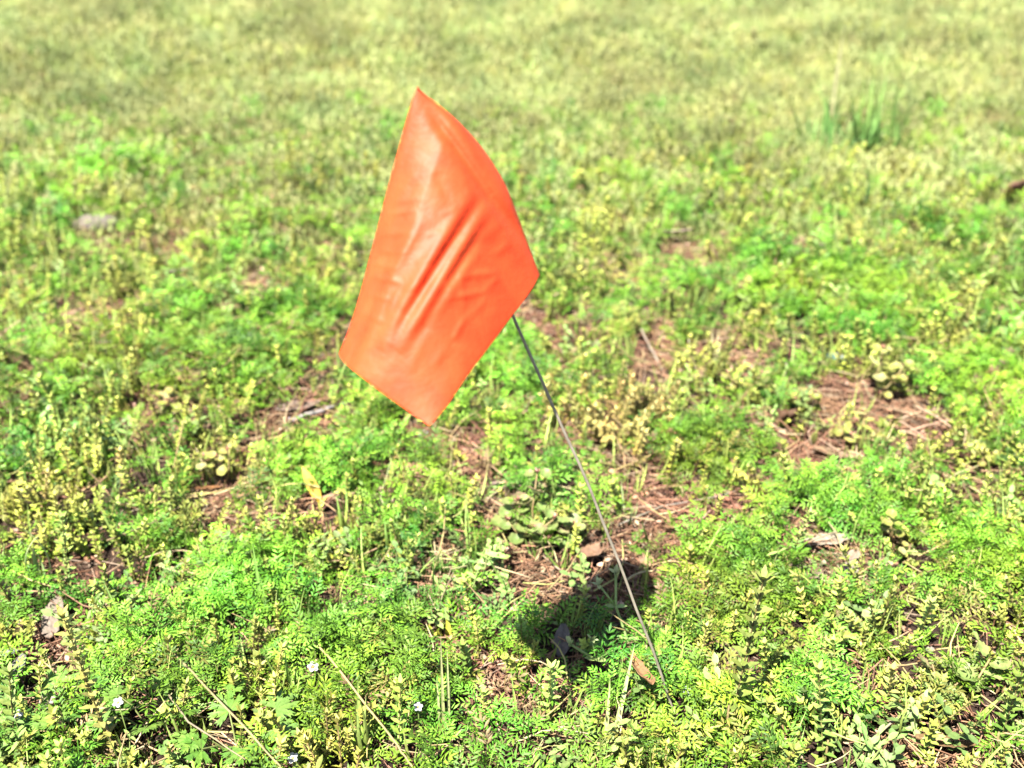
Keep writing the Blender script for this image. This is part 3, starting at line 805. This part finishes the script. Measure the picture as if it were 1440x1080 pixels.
# ------------------------------------------------------------------ upright speedwell spires
def spire_proto(seed, h, r, col, tip):
    h *= 1.1; r *= 1.5; b = p_speed(seed, col, tip, h, r)
    root = empty('speedwell_spire', (0, 0, 0))
    st = MB(); st.tube([(0, 0, -.004), (0, 0, h * .3)], [.0010, .0008], (.18, .14, .06), 5)
    obj('stem', st, M_PALE, root); o = obj('foliage', b, M_LEAF, root); o['kind'] = 'stuff'
    return root
SP_G = ((.11, .165, .025), (.19, .235, .055)); SP_Y = ((.15, .145, .035), (.24, .22, .06)); SP_L = ((.09, .165, .022), (.15, .22, .04))
SPIRES = [
 (1020,1045,.125,.0075,SP_G,'tall green leafy spire in front of the wire foot'),
 (165,1075,.125,.0060,SP_Y,'tallest yellowish brown leafy spire in the lower left'),
 (98,860,.080,.0055,SP_G,'tall yellow green spire above the big beige dead leaf'),
 (30,865,.062,.0050,SP_Y,'short yellow spire left of the beige dead leaf'),
 (668,965,.055,.0052,SP_L,'fresh green spire on the bare ground left of the flag shadow'),
 (772,1020,.058,.0055,SP_G,'yellow green spire just below the black flag shadow'),
 (735,918,.040,.0050,SP_L,'small green spire at the left end of the flag shadow'),
 (1110,705,.045,.0044,SP_G,'small pale spire left of the dark soil hollow'),
 (1105,790,.052,.0046,SP_G,'thin green spire left of the tan leaf patch'),
 (1160,1075,.075,.0058,SP_G,'pale green spire at the bottom edge right of the wire'),
 (1245,1010,.045,.0050,SP_Y,'yellow spire standing in the dry brown tangle'),
 (1290,905,.055,.0050,SP_G,'pale green spire behind the dry brown tangle'),
 (560,1075,.060,.0055,SP_L,'fresh green spire at the bottom centre edge'),
 (375,690,.036,.0040,SP_Y,'thin yellow spire left of the upright yellow leaf'),
 (180,700,.045,.0046,SP_Y,'yellow spire at the back of the yellow patch'),
 (60,740,.050,.0046,SP_Y,'yellow spire in the middle of the yellow patch'),
 (1345,760,.040,.0044,SP_G,'short spire left of the edge cushion'),
 (1400,1060,.070,.0055,SP_L,'green spire in the lower right corner'),
 (865,1075,.040,.0050,SP_L,'low green spire at the bottom edge below the bark strip'),
 (20,1060,.065,.0055,SP_G,'green spire in the lower left corner by the grey chips'),
]
for i, (px, py, h, r, (c, t), lab) in enumerate(SPIRES):
    rt = spire_proto(900 + i, h, r, c, t); rt.location = G(px, py, -.002); rt.rotation_euler = (R(-.08, .08), R(-.08, .08), R(0, 6)); tag(rt, lab, 'plant', 'speedwell spires')

# ------------------------------------------------------------------ grass tufts that stand out
def tuft(label, px, py, blades, seed, col=GRASSC, tip=(.16, .24, .06), W=.0036, name='grass_tuft', mat=M_LEAF, grp='grass tufts', spr=.003):
    random.seed(seed); r = tag(empty(name, G(px, py, -.003)), label, 'grass', grp)
    for (az, el, L, bend) in blades:
        b = MB(); a = math.radians(az)
        b.blade((R(-spr, spr), R(-spr, spr), 0), dirv(a, math.radians(el)), -dirv(a, 0) + UP * .2, L, W * R(.8, 1.15), jit(col, .15), jit(tip, .1), n=8, bend=-bend, fold=.2, twist=R(-.5, .5))
        obj('blade', b, mat, r)
    return r
def fanb(n, L0, L1, e0=50, e1=85, bend=(.2, 1.1)): return [(R(0, 360), R(e0, e1), R(L0, L1), R(*bend)) for _ in range(n)]
random.seed(21)
tuft('tall upright grass tuft on the edge of the broad feathery cushion', 372, 872, [(100,86,.085,.1),(60,80,.06,.4),(150,70,.05,.6),(20,60,.05,.5),(200,62,.045,.9)], 71, W=.0042)
tuft('arching grey green grass tuft in the yellow patch', 62, 832, [(170,60,.07,1.6),(20,55,.08,1.5),(120,70,.06,1.0),(60,66,.075,1.4)], 72, (.12,.17,.06), (.22,.27,.12), .0048)
tuft('thin grass tuft right of the upright yellow leaf', 483, 760, fanb(7, .035, .07), 73)
tuft('low grass tuft in front of the yellow leaf', 545, 775, fanb(7, .03, .055, 25, 75), 74)
tuft('green grass tuft at the centre left of the round leaved plant', 600, 745, fanb(7, .03, .05, 20, 75), 75)
tuft('grey green grass tuft on the needle patch right of the wire', 885, 735, fanb(9, .025, .045, 15, 70), 76, (.12,.17,.07), (.22,.26,.12), .003)
tuft('yellow green broad bladed grass shoot left of the flag shadow', 628, 905, [(95,82,.042,.2),(140,60,.030,.5),(40,50,.032,.5),(10,40,.022,.4),(170,35,.028,.6)], 77, (.30,.30,.035), (.36,.38,.06), .0058)
tuft('long single grass blades leaning at the bottom centre', 850, 1072, [(70,38,.09,.3),(80,45,.06,.4)], 78, (.17,.22,.06), (.28,.30,.12), .004)
tuft('grass tuft with drooping blades left of the first diagonal straw', 190, 905, fanb(6, .04, .075, 35, 75), 79)
tuft('grass tuft right of the first diagonal straw', 425, 1000, fanb(6, .04, .07, 35, 80), 80)
tuft('thin pale grass stems at the bottom centre left', 625, 1040, [(95,84,.10,.1),(85,80,.085,.2),(100,78,.06,.3),(60,70,.05,.4)], 81, (.22,.24,.09), (.34,.33,.16), .0026)
tuft('pale wispy grass stems behind the bare patch right of the flag', 1000, 520, [(80,75,.06,.4),(60,65,.055,.5),(100,80,.05,.2),(40,60,.045,.5)], 82, (.30,.29,.12), (.42,.38,.2), .003)
tuft('grass tuft under the flag beside the wire', 735, 520, fanb(6, .03, .05, 40, 80), 83)
tuft('green grass tuft at the lower edge left of the pale stems', 515, 1065, fanb(8, .04, .07, 40, 80), 84)
tuft('short dark grass tuft near the long bottom straws', 480, 880, fanb(6, .03, .05, 30, 75), 85, FERND)
tuft('tall dark green blurred grass clump in the pale lawn', 1195, 215, fanb(70, .06, .17, 35, 88, (.1, .8)), 86, (.055,.12,.022), (.12,.19,.05), .0085, spr=.07)
tuft('dark blurred grass shoot standing alone below the tall clump', 1212, 300, fanb(6, .05, .09, 65, 88, (.1, .5)), 87, (.04,.09,.03), (.10,.16,.05), .006)
tuft('pale blurred flowering grass stalks above the dark clump', 1168, 175, [(90,86,.22,.1),(80,84,.17,.15),(100,82,.14,.2)], 88, (.24,.23,.11), (.30,.29,.16), .006)

# ------------------------------------------------------------------ chickweed stalk standing in the flag shadow
random.seed(41)
cw_base = G(893, 925, -.002)
cw = tag(empty('chickweed', cw_base), 'pale green branching chickweed lit against the black flag shadow', 'plant')
def cw_pt(px, py, up):          # a point up above the ground, seen at that photo pixel
    p = flat_pt(px, py, cw_base.z + up); return p - cw_base
GCW = (.20, .26, .085)
j1 = cw_pt(866, 853, .034); t1 = cw_pt(866, 806, .058); t1b = cw_pt(842, 822, .050)
j2 = cw_pt(838, 928, .020); t2 = cw_pt(802, 906, .034); t3 = cw_pt(832, 898, .036)
for pts, rad in (([(0,0,0), cw_pt(880, 893, .016), j1, t1], .0011), ([j1, t1b], .0008), ([cw_pt(886, 903, .010), cw_pt(862, 914, .016), j2, t2], .0010), ([j2, t3], .0007)):
    b = MB(); b.tube(pts, rad, GCW, 5); obj('stem', b, M_PALE, cw)
def cw_leaf(p, az, el, L, W):
    b = MB(); b.blade((0, 0, 0), (1, 0, 0), UP, L, W, jit(GCW, .1), n=4, bend=.5, fold=.15, prof=lambda t: [.3, .85, 1, .7, .05][min(4, int(round(t * 4)))])
    o = obj('leaf', b, M_PALE, cw); o.matrix_basis = Matrix.Translation(p) @ Euler((0, -el, az)).to_matrix().to_4x4()
for p in (j1, j2, Vector(cw_pt(884, 898, .014))):
    a = R(-.3, .3)
    cw_leaf(p, a, .3, .009, .005); cw_leaf(p, a + math.pi, .3, .009, .005)
for p in (t2, t3, t1, t1b):
    for k in range(6):
        b = MB(); d = dirv(R(0, 6.28), R(.2, 1.4))
        b.blade((0, 0, 0), d, UP, R(.005, .008), .0030, jit((.30, .33, .15), .12), n=3, bend=.2, prof=lambda t: [.5, 1, .9, .1][min(3, int(round(t * 3)))])
        o = obj('bud', b, M_PALE, cw); o.location = p

# ------------------------------------------------------------------ upright yellow leaf
random.seed(43)
yl = tag(empty('yellow_leaf_shoot', G(452, 722, .008)), 'single upright yellow leaf on a short shoot left of the flag tip', 'leaf')
b = MB(); b.blade((0, 0, .006), dirv(2.45, .95), Vector((.3, -1, .3)), .038, .0105, (.30, .20, .02), (.33, .235, .06), n=8, bend=.25, fold=.2,
                  prof=lambda t: [.35, .7, .95, 1, 1, .9, .7, .45, .05][int(round(t * 8))])
obj('leaf', b, M_PALE, yl)
b = MB(); b.tube([(0, 0, -.002), (.001, 0, .007)], [.0014, .0012], (.36, .32, .06), 6); obj('stem', b, M_PALE, yl)
b = MB(); b.blade((0, 0, .003), dirv(.6, .8), UP, .012, .004, (.34, .34, .06), n=4, bend=.5); obj('leaf', b, M_PALE, yl)

# ------------------------------------------------------------------ dead leaves, bark and other litter lying about
def dead_leaf(name, label, px, py, L, W, rz, col, seed, tilt=(0, 0), curl=.25, lobes=0, lift=.006, cat='leaf', grp='dead leaves', rug=.03):
    col = tuple(c * .29 for c in col)
    random.seed(seed); b = MB(); nu, nv = 14, 9; g = []
    ed = [R(.85, 1.12) for _ in range(nu + 1)]; ed2 = [R(.85, 1.12) for _ in range(nu + 1)]
    for i in range(nu + 1):
        t = i / nu; w = W / 2 * (math.sin(math.pi * min(1, t * .93 + .05)) ** .6) * (1 + lobes * .25 * math.sin(t * 19))
        row = []
        for j in range(nv):
            s = j / (nv - 1) * 2 - 1; e = ed[i] if s > 0 else ed2[i]
            z = curl * W * (s * s) * .6 + curl * L * .35 * (t - .5) ** 2 - .03 * W * math.exp(-(s * 6) ** 2) + R(-rug, rug) * W
            z += .02 * W * math.sin(t * 22 + abs(s) * 5)
            c = jit(col, .10); k = .75 if abs(s) < .06 else 1.0
            row.append(b.vert(((t - .5) * L, s * w * e, z), [x * k for x in c]))
        g.append(row)
    for i in range(nu):
        for j in range(nv - 1): b.f.append((g[i][j], g[i + 1][j], g[i + 1][j + 1], g[i][j + 1]))
    o = obj(name, b, M_DRY); o.location = G(px, py, lift + .007)
    o.rotation_euler = (tilt[0], tilt[1], rz)
    md = o.modifiers.new('thickness', 'SOLIDIFY'); md.thickness = .0004
    return tag(o, label, cat, grp)
TAN = (.44, .33, .22); ORB = (.42, .20, .08); BRN = (.22, .115, .06); PNK = (.44, .28, .20); GRY = (.34, .30, .27)
DL = 'dead_leaf'
dead_leaf(DL, 'big beige dead leaf standing between yellow spires at the left', 82, 890, .034, .020, 1.4, (.36,.28,.21), 1, (-.1, -.7), .15, 0, .010, rug=.015)
dead_leaf('bark_strip', 'curled orange brown bark strip lying left of the wire foot', 898, 1000, .036, .009, 1.9, (.60,.31,.15), 2, (.1, .2), .7, .3, .030, 'bark', 'bark pieces')
dead_leaf(DL, 'orange tan dead leaf behind the pale green round leaved plant', 714, 690, .024, .013, .1, (.50,.27,.13), 3, (-.3, 0), .2, 0, .008)
dead_leaf(DL, 'large flat beige dead leaf in the tan patch at right', 1160, 775, .050, .026, .25, (.50,.40,.30), 4, (-.25, 0), .1, 0, .006)
dead_leaf(DL, 'smaller pink beige dead leaf beside the large flat one', 1195, 800, .022, .014, 1.0, (.48,.36,.27), 5, (-.2, .2), .2, 0, .007)
dead_leaf(DL, 'brown dead leaf in front of the flag shadow edge', 832, 797, .026, .020, .8, (.36,.21,.13), 6, (-.2, .1), .3, 0, .008)
dead_leaf(DL, 'tan dead leaf at the far corner of the flag shadow', 908, 808, .022, .012, 1.9, (.42,.25,.15), 7, (-.3, .2), .3, 0, .008)
dead_leaf(DL, 'dark grey dead leaf half hidden in the flag shadow', 790, 925, .026, .013, 1.4, GRY, 8, (0, -.9), .15, 0, .012)
dead_leaf(DL, 'large orange brown dead leaf at the bottom right edge', 1325, 1066, .042, .014, -.15, (.46,.27,.12), 9, (-.2, 0), .3, 0, .008)
dead_leaf(DL, 'orange brown dead leaf flat under the pale yellow plant', 296, 702, .026, .010, .1, ORB, 10, (-.3, 0), .2, 0, .006)
dead_leaf(DL, 'pinkish tan dead leaf right of the orange brown one', 352, 712, .034, .014, .2, PNK, 11, (-.25, 0), .15, 0, .006)
dead_leaf(DL, 'pinkish dead leaf behind the white grey stick', 420, 585, .050, .024, .3, (.48,.35,.26), 12, (-.1, 0), .1, 0, .006)
dead_leaf(DL, 'small curled tan dead leaf below the flag corner', 540, 632, .018, .013, 1.2, (.44,.28,.16), 13, (-.5, .2), .5, 0, .010)
dead_leaf(DL, 'pink tan dead leaf just behind the flag tip', 560, 592, .022, .014, 1.2, PNK, 14, (-.3, .2), .3, 0, .008)
dead_leaf(DL, 'red brown dead leaf right of the needle patch', 1078, 770, .022, .016, .9, (.42,.20,.12), 15, (-.3, .2), .4, 0, .008)
dead_leaf(DL, 'small orange dead leaf lying on the needle patch', 942, 758, .014, .005, -.1, (.48,.26,.13), 16, (-.2, 0), .4, 0, .006)
dead_leaf(DL, 'crumpled dark brown dead leaf between yellow plants at right', 1106, 608, .026, .020, .5, BRN, 17, (-.3, .2), .7, .5, .010, rug=.08)
dead_leaf(DL, 'crumpled brown dead leaf in the golden yellow clump', 900, 592, .028, .012, -.1, (.26,.14,.08), 18, (-.3, .1), .5, .4, .020, rug=.06)
dead_leaf(DL, 'brown crumpled leaf mat in the hollow behind the feathery cushion', 1175, 658, .050, .028, -.45, (.38,.26,.15), 19, (-.3, 0), .2, .3, .008, rug=.05)
dead_leaf(DL, 'small purplish dead leaf beside the orange tan one', 700, 695, .012, .007, .4, (.42,.30,.30), 20, (-.3, 0), .3, 0, .006)
dead_leaf(DL, 'red brown dead leaf in the bare strip left of the round leaved plant', 665, 755, .020, .008, .3, (.36,.15,.07), 21, (-.2, 0), .4, 0, .006)
dead_leaf(DL, 'brown dead leaf standing behind the bare patch right of the flag', 905, 470, .024, .014, 1.0, (.24,.13,.09), 22, (0, -.9), .3, 0, .018)
dead_leaf(DL, 'dark red dead flower head left of the teal scrap', 1103, 522, .016, .008, 1.3, (.26,.08,.07), 23, (0, -.9), .6, .4, .016)
dead_leaf(DL, 'rusty dead leaf at the right edge of the needle heap', 1350, 588, .026, .008, .5, (.36,.18,.10), 24, (-.2, .2), .6, .3, .010)
dead_leaf(DL, 'reddish dead leaf in the dry brown tangle', 1238, 1010, .012, .006, .2, (.40,.14,.10), 25, (-.2, 0), .4, 0, .010)
dead_leaf(DL, 'pale chip of dead leaf behind the dry brown tangle', 1300, 945, .009, .006, 1.2, (.55,.46,.38), 26, (-.3, .3), .2, 0, .016)
dead_leaf(DL, 'beige dead leaf above the large flat one', 1192, 824, .016, .012, 1.5, (.48,.38,.32), 27, (-.3, -.4), .2, 0, .012)
dead_leaf('grey_chip', 'grey flake of bark at the lower left edge', 32, 968, .022, .014, 1.0, GRY, 28, (0, -.6), .1, 0, .014, 'bark', 'grey bark chips')
dead_leaf('grey_chip', 'small pale chip below the grey bark flake', 75, 1008, .016, .012, 1.5, (.44,.36,.30), 29, (0, -.5), .1, 0, .012, 'bark', 'grey bark chips')
dead_leaf('grey_chip', 'flat grey flake at the edge above the lower left corner', 12, 945, .022, .012, .3, (.30,.29,.28), 30, (-.2, 0), .1, 0, .012, 'bark', 'grey bark chips')
dead_leaf(DL, 'blurred pale pink dead leaf right of the flag far behind', 950, 350, .045, .02, .2, (.48,.36,.28), 44, (-.3, 0), .2, 0, .02)
dead_leaf(DL, 'blurred red brown leaf at the right edge in the lawn', 1418, 300, .030, .060, .2, (.36,.19,.13), 45, (-.6, 0), .3, 0, .03)
dead_leaf(DL, 'blurred tan leaf left of the flag in the near lawn', 255, 402, .040, .018, .4, (.50,.42,.33), 46, (-.3, 0), .2, 0, .016)

# teal scrap: a bent sliver of plastic
random.seed(51)
b = MB(); rows = []
for i in range(9):
    t = i / 8; row = []
    for j in range(5):
        s = j / 4 - .5
        row.append(b.vert(((t - .5) * .036, s * .012 * (.6 + .8 * math.sin(math.pi * (t * .8 + .15))), .006 * math.sin(t * 4) - .02 * s * s + R(-.0005, .0005)),
                          (.20, .21, .19) if s > .1 else jit((.06, .12, .10), .2)))
    rows.append(row)
for i in range(8):
    for j in range(4): b.f.append((rows[i][j], rows[i + 1][j], rows[i + 1][j + 1], rows[i][j + 1]))
ts = obj('plastic_scrap', b, M_PALE); ts.location = G(1180, 522, .014); ts.rotation_euler = (.5, .2, -.75)
ts.modifiers.new('thickness', 'SOLIDIFY').thickness = .0006
tag(ts, 'bent teal and white scrap of plastic behind the yellow plants', 'scrap')

# stones
def stone(label, px, py, s, col, seed):
    random.seed(seed); b = MB(); n1, n2 = 9, 14; rows = []
    for i in range(n1):
        th = math.pi * i / (n1 - 1); row = []
        for j in range(n2):
            ph = 2 * math.pi * j / n2; k = 1 + .16 * math.sin(ph * 2 + seed) * math.sin(th) + R(-.06, .06)
            row.append(b.vert((s[0] * k * math.sin(th) * math.cos(ph), s[1] * k * math.sin(th) * math.sin(ph), s[2] * k * math.cos(th)), jit([x * .30 for x in col], .1)))
        rows.append(row)
    for i in range(n1 - 1):
        for j in range(n2): b.f.append((rows[i][j], rows[i + 1][j], rows[i + 1][(j + 1) % n2], rows[i][(j + 1) % n2]))
    o = obj('stone', b, M_DRY); o.location = G(px, py, s[2] * .5); o.rotation_euler = (0, 0, R(0, .5)); return tag(o, label, 'stone', 'stones')
stone('pale blurred stone in the lawn far left of the flag', 138, 322, (.034, .022, .016), (.40, .34, .27), 3)
stone('small pale stone in the bare patch right of the flag', 838, 487, (.007, .006, .005), (.50, .44, .40), 5)
stone('small white stone just below the flag tip', 592, 612, (.008, .005, .004), (.60, .56, .52), 7)

# sticks and straws
def stick(name, label, pts, r, col, cat, grp, lift0=.004):
    """pts: (photo px, py, height above ground in metres)"""
    b = MB(); P = []
    for px, py, up in pts:
        g = G(px, py); q = flat_pt(px, py, g.z + up); P.append(q)
    base = P[0]; Q = []
    for k in range(len(P) - 1):
        for m in range(4): Q.append(P[k].lerp(P[k + 1], m / 4) - base + Vector((R(-1, 1), R(-1, 1), R(-1, 1))) * r * .35)
    Q.append(P[-1] - base)
    b.tube(Q, [r * (1 - .5 * i / len(Q)) for i in range(len(Q))], [jit([x * .40 for x in col], .14) for _ in Q], 5)
    o = obj(name, b, M_DRY); o.location = base; return tag(o, label, cat, grp)
random.seed(61)
ST = 'straw'; SG = 'dry straws'; SC = (.48, .38, .17)
stick(ST, 'long dry yellow straw slanting down from the feathery cushion at left', [(188,862,.020),(270,945,.034),(355,1035,.044),(395,1078,.046)], .0010, SC, 'straw', SG)
stick(ST, 'long dry straw slanting through the bottom centre left', [(412,868,.020),(480,945,.034),(560,1050,.046),(580,1078,.046)], .0010, SC, 'straw', SG)
stick(ST, 'short dry straw at the bottom edge left of the lobed rosette', [(225,960,.016),(265,1015,.030),(345,1068,.034)], .0009, (.50,.40,.24), 'straw', SG)
stick(ST, 'pale horizontal straw left of the flag shadow', [(618,785,.014),(680,792,.018),(745,812,.018)], .0010, (.50,.38,.22), 'straw', SG)
stick(ST, 'dry stem rising right from the flag shadow edge to the round leaved plant', [(770,830,.010),(800,800,.020),(818,770,.028)], .0009, (.46,.36,.16), 'straw', SG)
stick(ST, 'thin pale straw slanting down left of the flag tip', [(555,575+165,.006),(535,700,.018),(552,640,.026)], .0008, (.42,.42,.22), 'straw', SG)
stick(ST, 'tall thin dry stem in the yellow patch', [(235,705,.0),(246,650,.026),(258,590,.05)], .0008, (.42,.30,.14), 'straw', SG)
stick(ST, 'pale stick standing in the bare patch far right of the flag', [(980,535,.0),(976,508,.014),(968,476,.034)], .0018, (.58,.50,.40), 'straw', SG)
stick(ST, 'pale bent stick leaning beside the brown standing leaf', [(932,520,.004),(915,490,.012),(902,462,.022)], .0018, (.56,.46,.34), 'straw', SG)
stick(ST, 'short pale curved straw left of the sprawling yellow plant', [(1098,552,.004),(1104,530,.010),(1106,508,.020)], .0013, (.58,.48,.36), 'straw', SG)
stick(ST, 'pale straw lying across the weeds at right', [(1328,778,.012),(1370,775,.020),(1408,758,.024)], .0012, (.50,.44,.22), 'straw', SG)
stick(ST, 'pale straw beside the flag shadow right end', [(925,884,.012),(965,882,.014),(1000,884,.014)], .0011, (.52,.36,.26), 'straw', SG)
stick(ST, 'pale straw among needles crossing the bare needle patch', [(870,738,.008),(930,712,.014),(1010,698,.016),(1035,690,.016)], .0009, (.54,.46,.36), 'straw', SG)
stick(ST, 'long dry straw crossing the dry brown tangle', [(1200,1060,.008),(1262,1010,.018),(1330,985,.022)], .0010, (.50,.40,.28), 'straw', SG)
stick(ST, 'dry straw in the yellow patch pointing at the orange brown leaf', [(150,760,.018),(215,735,.022),(275,700,.022)], .0009, (.50,.38,.20), 'straw', SG)
stick(ST, 'thin straw under the edge of the flag', [(648,560,.004),(652,545,.016),(656,530,.028)], .0010, (.44,.36,.18), 'straw', SG)
stick('stick', 'white grey weathered stick left of the flag tip', [(405,592,.010),(440,580,.014),(490,566,.014)], .0034, (.30,.27,.25), 'stick', None)
stick('stick', 'short brown stick on bare ground at the bottom centre', [(655,1003,.006),(690,1000,.008),(725,998,.008)], .0022, (.44,.29,.17), 'stick', None)
HEAP = ['uppermost tan dry stalk of the heap right of the yellow plants', 'tan dry stalk rising to the right across the heap of stalks', 'lowest right tan dry stalk rising across the stalk heap', 'tan dry stalk at the near left end of the stalk heap', 'longest tan dry stalk reaching the right end of the heap', 'short tan dry stalk slanting down across the middle of the heap']
for k, (a, bb) in enumerate([((1255,575),(1330,600)),((1262,590),(1325,575)),((1270,610),(1340,590)),((1240,600),(1310,620)),((1285,570),(1345,606)),((1250,585),(1300,615))]):
    stick('dry_stalk', HEAP[k], [(a[0], a[1], .010 + .002 * k), ((a[0] + bb[0]) / 2, (a[1] + bb[1]) / 2 - 3, .016 + .002 * k), (bb[0], bb[1], .012 + .002 * k)], .0013, (.54,.38,.24), 'stalk', 'dry stalks of the tan heap')

# ------------------------------------------------------------------ small white flowers
random.seed(71)
def flower(label, px, py, up, s=1.0):
    g = G(px, py); top = flat_pt(px, py, g.z + up); base = Vector((top.x + R(-.004, .004), top.y + .002, hz(top.x, top.y) - .002))
    r = tag(empty('white_flower', base), label, 'flower', 'small white flowers'); t = top - base
    b = MB(); b.tube([(0, 0, 0), t * .5 + Vector((.001, 0, 0)), t], .0005, (.14, .19, .05), 4); obj('stem', b, M_PALE, r)
    nrm = Vector((R(-.3, .3), R(-.9, -.3), 1)).normalized(); q = nrm.to_track_quat('Z', 'Y').to_matrix()
    for k in range(5):
        b = MB(); d = q @ dirv(k * 1.2566, .25)
        b.blade((0, 0, 0), d, nrm, .0034 * s, .0026 * s, (.30, .30, .31), n=3, bend=.3, fold=.1, prof=lambda t: [.4, .9, 1, .5][min(3, int(round(t * 3)))])
        o = obj('petal', b, M_PALE, r); o.location = t
    b = MB(); b.tube([t, t + nrm * .0008 * s], [.0010 * s, .0006 * s], (.5, .42, .1), 6); obj('centre', b, M_PALE, r)
for lab, px, py, up, s in [('white flower on dark ground right of the second straw', 512, 873, .018, 1.2), ('white flower left of the second diagonal straw', 440, 938, .022, 1.3),
    ('white flower low between the two long straws', 401, 1000, .026, 1.3), ('white flower touching the first diagonal straw', 280, 938, .026, 1.2), ('white flower in the lower left corner', 24, 1006, .03, 1.2),
    ('white flower on the tall yellowish brown spire', 166, 988, .05, 1.1), ('tiny white flower beside the dark lobed rosette', 516, 915, .012, .8), ('white flower among pale stems at bottom centre', 588, 994, .03, 1.0),
    ('white flower under the wire foot leaves', 965, 972, .026, 1.1), ('white flower at the bottom edge', 412, 1066, .03, 1.2)]:
    flower(lab, px, py, up, s)
